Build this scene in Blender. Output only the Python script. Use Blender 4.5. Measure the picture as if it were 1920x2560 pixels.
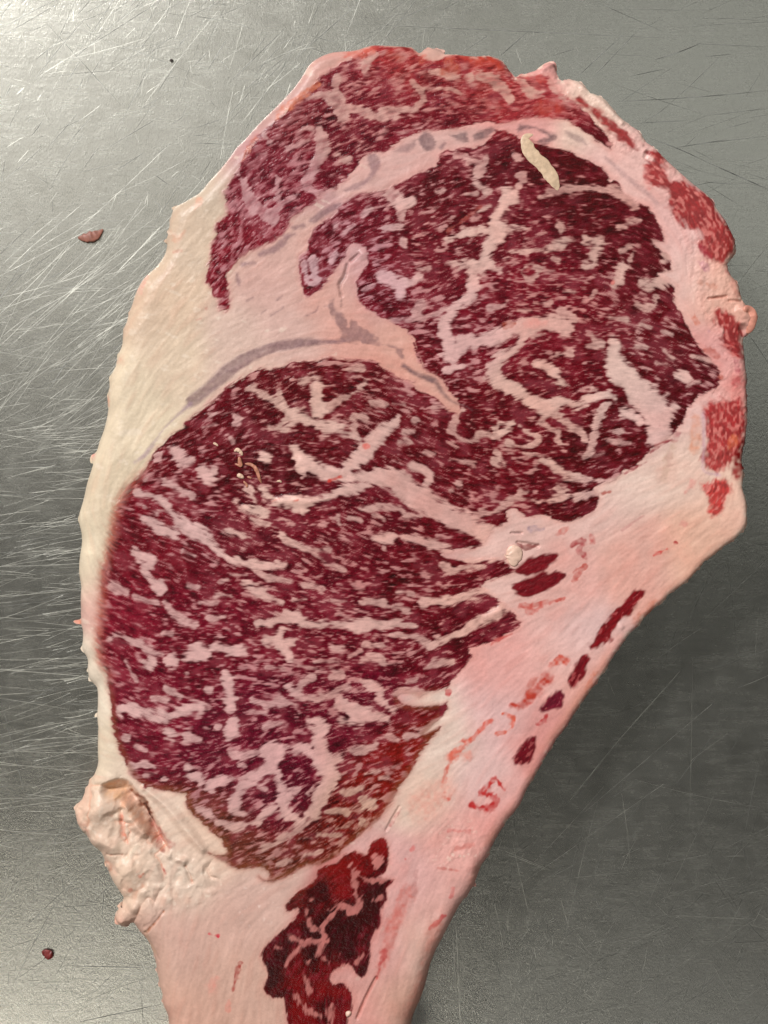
import bpy, bmesh, math, random
import numpy as np
from mathutils import Vector

for o in list(bpy.data.objects):
    bpy.data.objects.remove(o)
scene = bpy.context.scene
COL = scene.collection

# ------------------------------------------------------------------ camera, light, exposure
PX = 0.000125            # metres per photograph pixel on the cut face of the meat
TOP = 0.030              # height of the cut face above the table
CAMD = 0.50              # camera above the cut face
cam_d = bpy.data.cameras.new('camera')
cam = bpy.data.objects.new('camera', cam_d)
COL.objects.link(cam)
cam.location = (0, 0, TOP + CAMD)
cam_d.sensor_fit = 'VERTICAL'
cam_d.sensor_height = 36.0
cam_d.lens = 36.0 * CAMD / (2560 * PX)
cam_d.clip_start = 0.01
cam_d.clip_end = 50
scene.camera = cam
scene.view_settings.view_transform = 'Standard'
scene.view_settings.look = 'None'
scene.view_settings.exposure = 0.17
scene.view_settings.gamma = 1.0

world = bpy.data.worlds.new('World')
scene.world = world
world.use_nodes = True
bg = world.node_tree.nodes['Background']
bg.inputs[0].default_value = (0.88, 0.87, 0.82, 1)
bg.inputs[1].default_value = 0.07

def lamp(name, loc, size, size_y, watts, color, target=(0, 0, 0)):
    d = bpy.data.lights.new(name, 'AREA')
    d.shape = 'RECTANGLE'
    d.size = size
    d.size_y = size_y
    d.energy = watts
    d.color = color
    o = bpy.data.objects.new(name, d)
    COL.objects.link(o)
    o.location = loc
    v = Vector(target) - Vector(loc)
    o.rotation_euler = v.to_track_quat('-Z', 'Y').to_euler()
    return o

# the kitchen's main fitting stands up and to the left; the paler left and low panels are mirrored dully in the steel
lamp('ceiling_lamp', (-1.20, 1.45, 1.90), 0.60, 0.40, 68.0, (1.0, 0.985, 0.965), (0, 0, 0))
lamp('ceiling_panel_left', (-0.50, 0.52, 1.70), 0.70, 0.56, 1.8, (1.0, 0.965, 0.90), (-0.1, 0.1, 0))
lamp('ceiling_panel_low', (-0.56, -0.92, 1.70), 0.62, 0.46, 4.2, (1.0, 0.955, 0.86), (-0.1, -0.1, 0))
lamp('steel_fill_right', (0.52, 0.54, 1.80), 0.80, 0.80, 1.6, (0.97, 1.0, 0.95), (0.05, 0.05, 0))  # added fill, not a known fitting: lifts the steel at the upper right
lamp('steel_fill_back', (0.45, -1.0, 1.80), 0.70, 0.50, 0.8, (1.0, 0.99, 0.95), (0.05, -0.05, 0))  # dim fill added to raise the tone of the lower right steel

# ------------------------------------------------------------------ helpers
def srgb(c):
    c = np.asarray(c, dtype=np.float64) / 255.0
    return np.where(c <= 0.04045, c / 12.92, ((c + 0.055) / 1.055) ** 2.4)

def W(px, py, z=TOP):
    """photograph pixel -> world point lying at height z"""
    k = (TOP + CAMD - z) / CAMD
    return ((px - 960) * PX * k, (1280 - py) * PX * k, z)

TILES = {'A': (480, 80, 480), 'B': (960, 80, 480), 'C': (1440, 80, 480), 'D': (240, 560, 480),
         'E': (480, 480, 600), 'F': (1000, 440, 600), 'G': (1320, 560, 600), 'H': (160, 1000, 600),
         'I': (700, 900, 600), 'J': (1200, 960, 600), 'K': (160, 1500, 600), 'L': (700, 1440, 600),
         'M': (1100, 1400, 600), 'N': (160, 1960, 600), 'O': (640, 1960, 600),
         'V': (0, 0, 1920), 'P': (0, 0, 1659)}

def P(s):
    """'T x,y x,y ... T x,y' -> list of photograph pixels; T names the drawing sheet of the points after it"""
    out = []
    t = 'P'
    for w in s.split():
        if w in TILES:
            t = w
            continue
        a = [float(q) for q in w.split(',')]
        ox, oy, n = TILES[t]
        k = n / 1659.0
        p = [ox + a[0] * k, oy + a[1] * k]
        if len(a) > 2:
            p.append(a[2] * k)
        out.append(p)
    return out

def mark(o, label=None, cat=None, kind=None, group=None):
    if label: o['label'] = label
    if cat: o['category'] = cat
    if kind: o['kind'] = kind
    if group: o['group'] = group
    return o

# ------------------------------------------------------------------ drawing sheets: outline of the cut
OUT = P("N 700,2080 708,1900 710,1720 705,1620 660,1580 665,1480 630,1420 640,1370 605,1330 625,1300 600,1230 575,1130 535,1085 500,1040 470,985 "
        "430,1000 425,1020 370,1022 330,1000 335,940 365,905 345,880 355,868 385,880 385,830 410,815 370,780 330,740 310,690 285,650 285,610 258,600 "
        "262,540 245,500 215,480 165,455 140,390 100,340 70,300 55,230 35,190 60,160 110,110 120,50 145,30 "
        "K 150,1265 190,1225 215,1140 210,1050 215,960 215,830 190,825 195,800 215,780 210,700 215,620 170,580 145,570 150,520 130,505 145,450 "
        "140,400 100,370 88,345 105,310 105,190 60,175 35,160 50,148 100,150 95,100 88,20 "
        "H 90,1340 95,1290 75,1200 85,1080 100,980 90,890 68,825 85,760 110,680 135,560 160,490 185,440 155,430 158,380 205,350 215,290 240,235 "
        "270,130 285,60 275,0 D 62,1460 95,1400 80,1310 150,1210 150,1110 200,1050 205,890 245,820 250,740 285,690 310,590 345,520 400,430 500,350 "
        "545,290 590,210 600,150 565,120 610,80 590,40 625,0 P 421,560") [:-1] + \
      [(418, 545), (428, 520), (425, 510), (455, 500), (476, 486)] + \
      P("A 50,1375 110,1290 160,1240 210,1180 300,1075 370,970 430,915 600,730 720,620 870,470 960,340 1010,260 1100,195 1200,155 1300,145 "
        "1400,145 1500,110 1560,92 1650,98 B 100,100 230,105 280,130 310,170 350,130 400,105 500,120 525,155 490,215 560,180 620,170 700,185 "
        "800,190 870,180 960,205 1040,240 1090,300 1140,380 1190,345 1260,335 1320,315 1400,260 1470,235 1500,290 1490,360 1540,410 1600,385 "
        "C 0,392 50,412 90,450 130,520 210,525 260,560 320,640 400,720 480,790 560,840 610,900 620,950 680,965 720,1010 790,1080 870,1160 "
        "960,1230 1040,1310 1120,1370 1190,1430 1230,1500 1290,1590 1330,1655 G 1430,60 1450,140 1440,220 1385,270 1390,310 1440,370 1480,430 "
        "1495,540 1540,560 1565,630 1560,720 1525,765 1500,790 1510,900 1520,1000 1525,1150 1530,1300 1520,1420 1520,1490 1500,1560 1480,1659")
K0 = 1920 / 1659.0
OUT += [(x * K0, y * K0) for x, y in ((1612, 1012), (1604, 1050), (1618, 1090), (1614, 1140), (1590, 1165))]
OUT += P("J 1600,1200 1550,1235 1500,1300 1430,1380 1310,1460 1290,1500 1200,1560 M 1340,490 1240,610 1190,700 1150,770 1100,830 1020,950 "
         "940,1060 870,1160 790,1280 730,1370 680,1470 620,1570 575,1659 O 1659,400 1610,510 1560,600 1530,680 1530,735 1490,740 1470,800 "
         "1410,860 1350,980 1290,1100 1220,1240 1180,1400 1130,1550 1100,1610 1085,1659 1060,1760 1030,1900 990,2080")
OUT = [(p[0], p[1]) for p in OUT]

# ------------------------------------------------------------------ lean areas
CAP = P("E 215,825 180,780 185,740 150,730 135,650 90,625 110,520 130,460 130,380 160,290 180,220 240,160 240,100 215,60 "
        "A 270,1400 330,1290 390,1180 440,1060 500,950 640,830 760,740 850,650 900,590 980,540 1050,450 1130,370 1190,330 1300,270 1450,190 "
        "1560,110 B 30,125 130,112 230,120 300,200 420,260 480,225 560,190 700,195 870,190 960,215 1040,260 1090,320 1130,400 1180,370 1300,380 "
        "1420,380 1500,500 1600,560 C 40,640 140,740 240,860 300,960 300,1010 200,960 60,860 B 1560,760 1300,740 1100,775 960,790 880,780 620,830 480,850 "
        "380,850 280,880 150,930 20,1040 A 1560,1030 1480,1100 1380,1230 1250,1340 1100,1400 1060,1480 970,1530 E 700,170 640,270 560,340 "
        "440,390 350,440 300,500 250,560 250,640 260,720 265,780 250,810")
SEAM_END = (1190, 1025)
EYE_A = P("E 800,720 760,660 740,500 755,440 790,425 800,360 830,280 880,220 970,170 1040,90 1130,20 B 0,1360 150,1290 300,1220 440,1150 500,1050 560,1020 "
          "680,1000 800,985 930,905 960,850 1020,840 1100,870 1180,910 1350,970 1450,990 1560,1010 C 0,1060 100,1100 200,1150 260,1210 300,1290 350,1290 420,1400 "
          "520,1480 620,1510 690,1620 G 930,60 940,120 870,130 960,200 990,320 900,345 1030,430 1000,480 1030,580 1110,690 1150,790 1200,870 "
          "1310,980 1320,1080 1300,1130 1180,1190 1110,1270 1070,1370 1020,1430 960,1490 850,1560 J 1090,570 1000,600 930,660 800,720 830,790 "
          "790,870 640,950 510,940 420,900 330,920 230,860 190,900 200,960 100,990 0,965 "
          "I 1330,1150 1200,1080 1000,950 850,800 760,560 900,430")
EYE_A2 = P("F 420,1640 330,1470 260,1380 160,1330 120,1240 80,1110 E 1600,1200 1560,1090 1520,990 1400,910 1340,880 1250,830 1160,760 1130,650 1160,580 1200,520 1220,430 "
           "1150,360 1090,370 1060,450 960,570 920,640 870,690")
LOWER = P("I 1420,1250 1350,1300 1160,1330 1150,1370 1550,1380 J 160,1210 230,1270 280,1290 0,1390 L 1500,150 1640,290 1650,350 1450,470 1300,490 1330,560 1220,680 1160,770 1040,800 "
          "960,830 830,800 830,880 1000,900 1160,880 1120,970 1000,1090 1130,1030 1040,1130 940,1280 900,1360 820,1460 760,1570 700,1659 "
          "O 760,310 650,410 560,490 440,560 350,560 200,640 80,680 20,640 N 1400,670 1420,620 1330,570 1210,590 1110,540 1000,480 1110,490 1120,440 1050,350 960,280 "
          "870,190 K 850,1400 840,1350 720,1320 570,1290 480,1220 430,1130 390,1040 350,930 330,850 330,740 300,600 290,500 230,400 230,200 "
          "250,50 H 250,1250 270,1150 290,1050 330,900 350,760 410,640 480,560 560,470 640,340 720,250 800,200 870,130 960,60 1030,0 "
          "E 260,1340 370,1270 450,1220 600,1220 700,1170 850,1170 960,1140 1100,1165 1250,1160 1350,1230 1420,1280 1540,1320 "
          "F 0,1390 100,1450 250,1540 400,1640 I 1330,330 1300,700 1380,900 1500,1100")
DARK = P("O 200,860 215,820 280,750 350,710 420,650 430,590 560,540 610,490 690,460 760,480 800,410 870,370 900,400 920,480 900,600 850,640 "
         "960,660 900,720 900,800 860,870 860,960 820,1030 790,1090 790,1200 770,1290 730,1340 680,1290 650,1250 600,1260 520,1310 530,1390 600,1370 660,1450 "
         "660,1550 630,1659 610,2050 260,2050 220,1659 200,1560 190,1480 120,1480 50,1420 80,1330 70,1280 35,1190 60,1130 180,1010 280,920 "
         "290,860 230,885")
# lean pieces lying apart in the fat / bone : (name, label, polygon, colour)
RED = (146, 22, 26)
DRK = (112, 14, 24)
BITS = [
 ('lean_strip', 'thin red strip along the upper right rim', "C 20,570 120,640 260,740 400,850 480,900 500,960 520,1020 470,1010 430,960 350,900 280,820 200,740 100,670 20,600", RED),
 ('chine_bone', 'spongy red cut bone at the upper right rim', "C 610,1030 690,1020 760,1070 800,1200 860,1290 930,1260 1030,1330 1120,1400 1190,1450 1280,1600 G 1400,0 1430,60 1440,140 1420,230 1370,260 1300,260 1240,220 1150,130 1230,110 1180,60 1100,10 C 850,1580 820,1500 780,1490 820,1420 740,1350 650,1350 610,1250 600,1130 660,1090", RED),
 ('chine_bone', 'red bone patch halfway down the right rim', "G 1290,620 1330,590 1400,600 1430,680 1500,740 1500,880 1505,920 1440,920 1370,870 1310,790 1330,730 1280,670", RED),
 ('chine_bone', 'large grainy red bone patch low on the right rim', "G 1260,1220 1480,1220 1505,1350 1500,1480 1400,1659 J 1659,610 1600,600 1545,580 1550,400 1570,200", (160, 30, 34)),
 ('chine_bone', 'bright red wet corner below the grainy bone patch', "J 1530,690 1620,665 1700,640 1740,700 1659,900 1560,930 1600,860 1570,800", (190, 44, 44)),
 ('lean_streak', 'dark lean finger beside the white nub, the upper one', "J 240,1270 440,1175 540,1190 500,1250 380,1310 280,1330", DRK),
 ('lean_streak', 'dark lean finger with a pale eye below the white nub', "J 210,1400 300,1350 440,1310 570,1300 580,1350 480,1420 350,1465 260,1440", DRK),
 ('marrow_spot', 'long dark marrow streak, topmost along the rib', "M 1340,210 1420,210 1370,300 1310,370 1240,430 1200,510 1160,570 1070,610 1030,600 1100,490 1160,400 1250,310", (120, 14, 22)),
 ('marrow_spot', 'dark marrow spot second from the top along the rib', "M 1010,655 1040,680 1010,760 980,840 920,880 880,830 920,760 960,680", DRK),
 ('marrow_spot', 'dark marrow spot third along the rib, slanted', "M 820,895 850,920 855,980 800,1030 700,1045 690,1020 760,950", (105, 16, 36)),
 ('marrow_spot', 'lowest dark marrow spot with a notched top', "M 640,1215 665,1250 650,1340 610,1400 520,1400 510,1370 560,1290", (100, 8, 22)),
]
# ------------------------------------------------------------------ fat veins drawn through the lean (x,y,width)
VEINS = """A 1100,540,50 1230,600,95 1300,680,120 1290,740,60;A 1330,650,60 1450,670,80 1560,720,70 1659,740,70;A 1250,380,50 1240,480,65 1300,600,50
A 1100,850,90 1130,960,115 1120,1060,110 1060,1160,90 1000,1260,90 990,1340,110;A 1000,940,50 900,980,40 820,1000,25;A 400,1200,50 440,1300,70 480,1420,110 580,1540,110 700,1600,130
A 740,1250,40 740,1400,60 760,1490,70 700,1580,80;A 770,1490,50 850,1440,50 920,1400,35;A 1000,1350,50 1080,1400,60 1180,1420,70;A 620,880,50 680,970,60;A 1290,1070,50 1340,1100,90
A 960,820,35 1050,850,60;A 1560,200,90 1480,330,50;A 560,1060,30 640,1040,40;A 1180,540,60 1000,560,30
B 0,700,80 120,680,80 280,660,60;B 240,430,40 310,500,50 340,580,60 290,640,60;B 400,340,40 500,350,50 620,400,50 740,400,70;B 480,490,25 600,500,40 660,540,35
B 840,370,90 960,420,120 1060,520,90 1090,600,50;B 60,1400,110 150,1500,100 130,1590,90;B 740,1130,40 830,1150,70 820,1220,85;B 890,1080,25 860,1180,50;B 630,1060,60 700,1070,50
B 1120,1060,60 1160,1090,50;B 800,1310,60 870,1360,70 910,1375,40;B 700,1400,40 800,1395,50;B 1160,1240,50 1200,1250,60 1160,1330,50;B 1659,1340,60 1540,1370,60 1420,1390,50 1350,1430,50
B 1180,420,80 1260,520,90 1380,560,60;B 1440,440,80 1560,560,60
F 760,150,125 700,230,75 660,310,100 670,390,150 620,480,80 590,560,90 580,620,105 500,640,90 500,730,90 500,820,80 400,890,70 350,950,90 310,1040,100 320,1120,110 350,1200,150 340,1260,100
F 640,380,80 540,380,75 440,400,50 330,430,30;F 540,250,20 620,210,30;F 470,630,60 390,600,40 310,610,25;F 740,380,60 860,355,25;F 610,640,50 690,650,25
F 760,530,15 900,510,25 1010,510,25 1100,465,90 1190,440,40;F 1290,440,60 1370,460,85 1340,540,50 1340,610,40 1280,630,45;F 1100,340,60 1110,380,45
F 840,650,25 900,610,22 955,640,30 935,695,35 880,710,30 840,670,25;F 1540,600,50 1530,700,50 1490,760,70;F 1530,520,30 1580,490,30
F 420,1170,130 480,1140,100 620,1130,90 760,1070,110 900,1030,120 1040,1020,130 1150,1040,110;F 1200,1000,50 1110,940,50
F 850,1080,70 830,1170,60 780,1210,50 700,1270,90 650,1320,110 670,1400,120 720,1440,110 820,1490,90 920,1560,80 1020,1600,110 1100,1560,70 1200,1580,50 1290,1560,70 1390,1510,40 1480,1530,50
F 1000,1090,30 920,1110,45;F 620,900,40 700,900,30 740,870,25;F 1290,1180,30 1400,1170,50 1340,1130,30;F 930,1300,35 1020,1320,70 1080,1380,60 1120,1440,45
F 1090,1235,25 1180,1230,40;F 330,1340,80 420,1325,60;F 0,740,90 80,740,50;F 20,990,35 130,990,35 250,950,35 340,910,35;F 140,960,45 140,870,50
F 0,200,110 70,180,90;F 20,450,50 40,500,50;F 530,60,50 600,100,55;F 1520,345,45 1600,320,35 1659,300,30;F 1180,80,40 1300,90,55 1400,90,40 1500,110,60 1620,210,50
F 1380,1500,25 1330,1470,20;F 1050,125,25 960,150,30;F 300,100,20 250,110,20;F 120,640,30 200,640,40;F 1060,560,30 1090,580,40
F 1130,800,20 1200,810,30;F 1040,870,25 930,880,20;F 1450,980,25 1560,990,25;F 820,930,20 900,930,30
G 600,830,90 590,920,120 620,1000,170 700,1080,170 770,1160,180 850,1250,200 900,1330,210 900,1430,180 860,1500,90;G 660,1300,70 770,1360,80;G 880,1320,80 1010,1270,60
G 860,110,25 920,170,40 960,230,60;G 790,420,60 860,430,75 920,400,95 1000,370,100;G 880,500,40 880,560,30 800,580,45 760,560,35;G 1040,1045,60 1090,1060,80;G 680,655,35 600,650,25
G 1140,910,25 1200,940,50 1290,960,45;G 960,970,15 890,960,15;G 700,260,40 730,200,20;G 640,300,30 620,400,50;G 480,120,70 460,230,50
G 170,1290,60 260,1370,60 360,1440,50 400,1490,60;G 560,1230,40 510,1310,60 470,1400,60 440,1500,60 430,1590,60;G 600,1440,20 650,1430,25;G 540,1480,20 620,1510,30 710,1510,25
G 1100,1120,20 1180,1090,20;G 780,690,20 850,720,20;G 940,880,20 1000,930,20;G 740,850,15 820,860,20;G 460,470,25 440,500,25;G 960,1180,25 920,1200,30;G 1000,760,15 930,740,15
J 110,350,50 130,280,50 190,300,25;J 200,410,35 280,430,40 380,410,60 390,360,35 330,330,20 270,290,20;J 550,390,50 540,330,35;J 110,470,35 155,530,40
J 440,520,50 520,570,70 590,620,55 680,630,15;J 540,700,50 600,670,25 700,660,30 830,660,25;J 540,715,55 600,770,60 680,780,50 800,740,60 900,690,60
J 640,780,40 500,800,25 420,815,25 330,790,25 230,790,50 150,850,50 80,890,40 0,880,30;J 220,780,40 330,745,20;J 860,380,15 950,410,25 1040,410,25;J 960,330,50
J 720,515,20 860,480,20;J 300,480,18 420,500,15;J 60,330,25 0,340,25;J 430,270,30 520,320,25
E 840,450,65 840,560,60 870,620,45 830,640,35;E 1180,160,40 1240,120,40;E 1330,250,45 1430,240,60;E 1290,590,75 1400,610,90 1440,700,90;E 1420,640,70 1500,630,60 1570,590,50
E 1540,830,45 1560,780,40;E 1370,890,35 1480,880,25 1600,870,25;E 990,240,35 960,300,30;E 920,150,25 1000,140,25;E 780,500,40 790,600,35;E 1000,430,30 960,470,35;E 1120,230,25 1060,280,25
E 770,1310,55 840,1280,35;E 400,1360,50 520,1420,45 620,1470,60 660,1530,40 740,1560,60;E 860,1340,90 870,1440,95 880,1500,105 840,1560,50;E 940,1500,45 1000,1450,40 1100,1400,25 1200,1320,40
E 1090,1230,30 1180,1220,35;E 1240,1475,25 1330,1475,30;E 180,1540,35 270,1530,30 320,1570,50 290,1600,35;E 1100,1560,35 1170,1550,35;E 1180,680,20 1260,640,20
I 90,600,40 150,700,120 260,760,105 380,790,90 500,810,100 650,820,110 800,830,150 920,930,180 1050,1010,160 1180,1090,160 1300,1130,140 1400,1190,130 1520,1230,150 1700,1230,180
I 470,750,80 580,650,130 650,560,125 720,500,105 790,430,70 820,395,30;I 570,600,60 560,570,50 500,510,50 440,500,50 350,470,70 240,430,60 150,390,80 80,370,50 20,320,40
I 130,400,60 80,430,45 0,480,35;I 505,500,35 510,460,35;I 0,240,50 30,320,40
I 0,980,90 100,970,100 150,1010,110 200,980,80 320,960,50 420,910,85 520,880,90 640,840,60;I 150,1030,80 150,1080,20;I 560,1030,45 680,1020,60 820,1030,55 870,1070,45 970,1080,35
I 650,1240,35 740,1230,90 810,1245,25;I 850,1220,35 950,1240,70 1060,1270,60 1140,1310,50 1200,1340,60 1300,1360,80 1450,1340,100 1560,1290,110
I 20,1200,35 100,1270,40 200,1310,35 330,1310,45;I 230,1340,20 320,1400,40 440,1450,35;I 170,1560,30 290,1580,35;I 920,740,80 1000,760,60 1040,820,60 1000,850,40
I 1180,480,60 1230,380,40 1260,340,15;I 1190,500,40 1240,540,28 1330,560,30 1400,510,50 1510,540,25;I 1190,580,30 1220,610,30;I 1540,490,80 1600,450,55 1530,440,40;I 860,495,25 920,500,35;I 930,420,50
I 820,560,35 890,565,40;I 500,395,40 580,400,45;I 630,290,25 740,310,28;I 1240,860,45;I 1180,900,30;I 1340,720,40 1270,700,22 1180,690,18;I 1490,690,60 1550,710,35
I 1350,1070,45 1450,1060,30 1550,1000,40 1659,920,50;I 1130,1420,60 1200,1450,60 1280,1430,35 1400,1425,30;I 820,1600,40 910,1615,35;I 650,1070,30 720,1100,30;I 480,1090,30 560,1110,35
I 780,300,18 860,310,20;I 140,160,30 250,130,30;I 720,1295,35;I 400,1080,30 410,1140,25;I 1060,320,15 1160,330,15;I 1000,640,14 1070,650,14
H 500,640,45 620,670,60 700,720,55 780,820,75 880,900,120 980,960,85 1060,1040,45 1140,1090,35 1260,1130,60 1400,1150,60 1530,1150,45;H 760,340,70 800,400,100 870,430,80
H 940,480,75 1000,530,90 1040,500,50;H 700,570,45 800,620,60 880,660,60;H 560,830,35 640,880,80 760,920,90;H 480,1050,45 540,1080,80 600,1110,95 560,1180,50 620,1260,55 660,1300,100
H 1340,1190,35 1420,1230,50 1560,1250,45;H 1240,1270,25 1330,1310,70 1410,1370,55 1510,1395,45;H 340,1280,50 430,1330,60;H 1350,620,25 1430,670,65 1530,700,90
H 1180,700,35 1300,760,80 1400,795,50;H 1290,820,40 1400,855,35;H 1590,340,55 1620,440,60 1659,500,60;H 1470,200,40 1560,130,55 1640,120,60;H 1420,180,25 1480,210,25;H 1500,20,45 1560,90,45
H 1490,910,25 1560,980,50 1659,1020,25;H 1100,915,45 1230,930,50;H 820,1540,65 900,1560,55;H 700,1400,30 760,1480,45 820,1530,50;H 1340,1550,45 1500,1520,80 1600,1500,95;H 1390,400,80
H 860,1290,35 930,1290,30;H 1060,1350,40 1150,1350,35;H 940,1400,25 1050,1400,25;H 480,1350,30 560,1385,40 640,1390,35;H 1000,100,35 1150,90,28 1200,130,55;H 650,400,55;H 560,560,50
H 1150,260,30 1170,290,30;H 960,190,20 1050,170,25;H 1150,1210,20 1260,1210,20;H 1130,1240,20 1080,1260,18;H 820,1050,35 900,1080,30;H 560,740,25 640,780,30;H 1280,620,60 1320,700,30
K 320,260,60 380,250,50 500,300,50 600,360,45 680,370,35;K 860,400,80 920,370,130 990,385,70;K 740,420,90;K 590,440,75;K 1040,320,75 1150,350,90 1250,340,60
K 700,600,55 740,630,60 800,660,35;K 620,680,40 720,690,25;K 400,760,60 480,760,70 600,790,60 700,825,75 800,780,60 900,750,70 1000,760,45;K 1120,520,65 1140,600,60 1150,680,90 1150,720,100
K 850,510,35;K 990,620,65;K 730,930,90;K 850,940,60 940,970,45;K 1060,880,50;K 1190,830,65 1150,920,115;K 430,950,55;K 1150,1070,45 1220,1080,60 1330,1060,50
K 1430,1050,160 1480,1060,120 1400,1160,100 1300,1230,90 1200,1330,70 1180,1440,80 1230,1480,35;K 850,1160,70;K 870,1210,60 940,1240,90;K 1000,1290,70 1060,1270,120 1150,1250,80
K 1210,1140,50 1260,1155,35;K 1480,1200,60 1500,1300,90 1520,1400,110 1540,1500,70;K 1540,1340,60 1610,1320,60;K 1060,1540,45 1200,1560,80 1330,1530,60 1400,1470,70 1470,1430,60
K 920,1450,50 1000,1480,90;K 470,1150,55 560,1130,60 630,1160,45;K 1300,690,45 1400,720,50 1500,700,60 1600,720,50;K 1290,765,30 1390,785,25;K 1550,600,60 1620,650,80
K 1400,280,80 1480,260,70 1500,200,60;K 1560,290,90;K 1010,130,45 1110,120,35;K 850,150,45 910,170,50;K 690,230,35 740,240,30;K 1400,470,25 1510,470,30;K 1600,1045,60 1659,1030,55
K 560,1210,30 640,1200,25;K 420,420,25 500,560,20;K 1380,870,35 1480,850,30;K 960,880,25 1010,890,25;K 690,1230,40;K 500,1010,20 560,1040,20;K 1340,1300,25 1390,1310,40
L 60,290,105 200,330,45 350,330,55 480,340,60 580,340,90 700,330,60 850,330,50 930,350,35;L 190,70,30 290,80,35;L 550,180,35 680,180,60 750,200,35;L 360,170,25 460,175,18
L 90,170,35 180,160,30;L 980,190,55 1060,170,70 1180,180,80 1270,130,70 1400,110,60 1520,60,50;L 1040,480,35 1200,410,50 1350,330,60 1430,290,90 1520,230,90 1659,150,80
L 780,410,25 920,420,50 1030,460,35;L 1000,640,25 1080,610,50 1180,590,45;L 550,600,40 650,560,60 710,590,35;L 590,470,45 710,480,35;L 240,595,22 400,590,30;L 20,480,100 60,560,60
L 370,490,35 440,490,35;L 350,640,25 420,680,60 350,700,40;L 230,700,55 110,790,60 150,850,60 330,830,45 400,780,45 480,760,35;L 590,740,55 680,780,80 700,850,65 780,930,45
L 820,800,80 920,830,125 1040,850,90 1130,820,60;L 420,880,75 520,940,110 650,970,100 740,1000,50;L 430,990,70 560,1000,80
L 200,1000,65 290,1030,100 270,1120,110 280,1230,130 330,1340,150 350,1420,90 270,1520,110 240,1640,100;L 370,1290,80 430,1230,35;L 20,1200,55 150,1190,80 240,1220,70;L 0,890,60 50,895,35
L 130,950,30;L 520,1230,50 600,1200,60 660,1160,40;L 880,1110,55 960,1090,50 1060,1030,55;L 440,1500,55 560,1480,55;L 590,1590,50 640,1560,80;L 690,1400,35 740,1390,30;L 590,1370,50 680,1350,35
L 50,1520,100;L 190,1510,55;L 760,1110,45 810,1140,35;L 780,210,30 880,240,40;L 130,620,18 250,640,20;L 480,560,18 560,520,22;L 880,730,40 940,720,40;L 780,1320,25 840,1290,25
O 190,80,90 180,150,90 230,200,70 320,260,80 380,180,60 430,100,60;O 440,200,50 300,310,60 160,400,50 60,440,50;O 60,200,60 100,170,50;O 20,270,80;O 480,190,45 610,190,60
O 430,350,45 580,350,45;O 160,545,45 240,530,35;O 340,490,40 450,460,45;O 720,100,45 810,140,60;O 730,260,55;O 560,310,20 640,290,20;O 50,560,30 120,520,25;O 300,380,25 380,370,25
O 640,560,45 680,640,65 690,740,55 710,820,45 680,890,45 600,830,45 540,860,45 500,930,45 460,1010,55 470,1080,55 410,1180,28 360,1230,28;O 650,590,40 740,650,35 850,670,40 940,650,35
O 460,1080,40 360,1090,35 260,1170,25 200,1260,20;O 350,870,20 370,980,28 450,1020,35;O 240,1060,25 320,1090,40;O 480,1220,45;O 340,1330,15 360,1410,50 360,1440,25;O 290,1480,45 350,1560,35 430,1600,50
O 620,1290,90 570,1340,90 680,1390,60;O 520,1540,35 500,1640,45;O 850,540,90;O 690,430,50 760,480,50;O 700,1230,35 740,1180,25;O 380,800,40;O 860,790,30 820,810,25;O 150,1130,30
J 430,1375,30;O 500,1660,45 480,1900,50"""
VEINS = [q.strip() for q in VEINS.replace('\n', ';').split(';') if q.strip()]
# ------------------------------------------------------------------ grey gristle
GREY_POLY = ["B 60,1040 140,980 230,940 290,930 260,1020 180,1045", "B 280,930 340,860 400,870 440,920 450,980 410,1030 340,1020 300,960", "B 470,1000 520,940 545,960 500,1020",
 "B 560,890 640,870 700,855 725,880 730,950 660,950 590,920", "B 765,930 770,880 860,840 930,820 970,850 900,920 800,950",
 "B 1140,860 1170,790 1240,800 1330,820 1400,850 1450,870 1500,890 1490,940 1400,970 1330,960 1340,930 1410,910 1380,880 1290,840 1210,850 1160,880", "B 1560,850 1659,870 C 60,900 110,990 40,970 B 1600,930",
 "A 1500,1080 1580,1050 1630,1100 1620,1200 1560,1280 1440,1360 1330,1390 1300,1360 1450,1290 1540,1200",
 "A 1000,1640 1040,1590 1150,1510 1280,1470 1290,1500 1180,1580 1060,1659",
 "E 920,790 980,740 1000,800 1060,860 1080,920 1100,880 1180,940 1280,1000 1320,1040 1450,1070 1470,1150 1440,1160 1400,1100 1280,1060 1050,1040 1020,980 980,880"]
GREY_LINE = ["E 0,1440,95 100,1370,85 200,1280,105 300,1200,105 400,1140,90 550,1080,80 700,1050,80 850,1035,55 960,1035,40 1050,1030,40", "E 700,250,35 770,230,40", "E 650,310,50 710,290,25",
 "E 470,430,45 560,400,60 630,350,60", "E 350,500,45 430,490,35", "E 310,570,35 325,640,38", "E 380,750,22 420,730,22", "E 590,745,15 625,715,14", "E 545,855,16 630,800,18", "E 480,840,10 510,815,10",
 "E 790,855,14 850,830,22 875,790,12", "E 1150,430,15 1100,475,18", "E 1075,500,14 1050,590,25 1020,640,18 1035,720,14 1030,790,12", "E 1470,1200,25 1540,1260,25 1659,1310,30",
 "F 20,1310,38 100,1360,38 230,1410,48 290,1490,38 360,1560,24 450,1590,14 500,1620,9", "H 870,30,45 780,110,28 690,200,22 620,300,28 560,380,38 490,430,28",
 "C 250,1080,40 380,1200,50 480,1290,60 600,1380,60 700,1480,50", "J 1540,200,28 1550,400,28 1540,560,24 1560,610,30 1659,630,30"]
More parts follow.
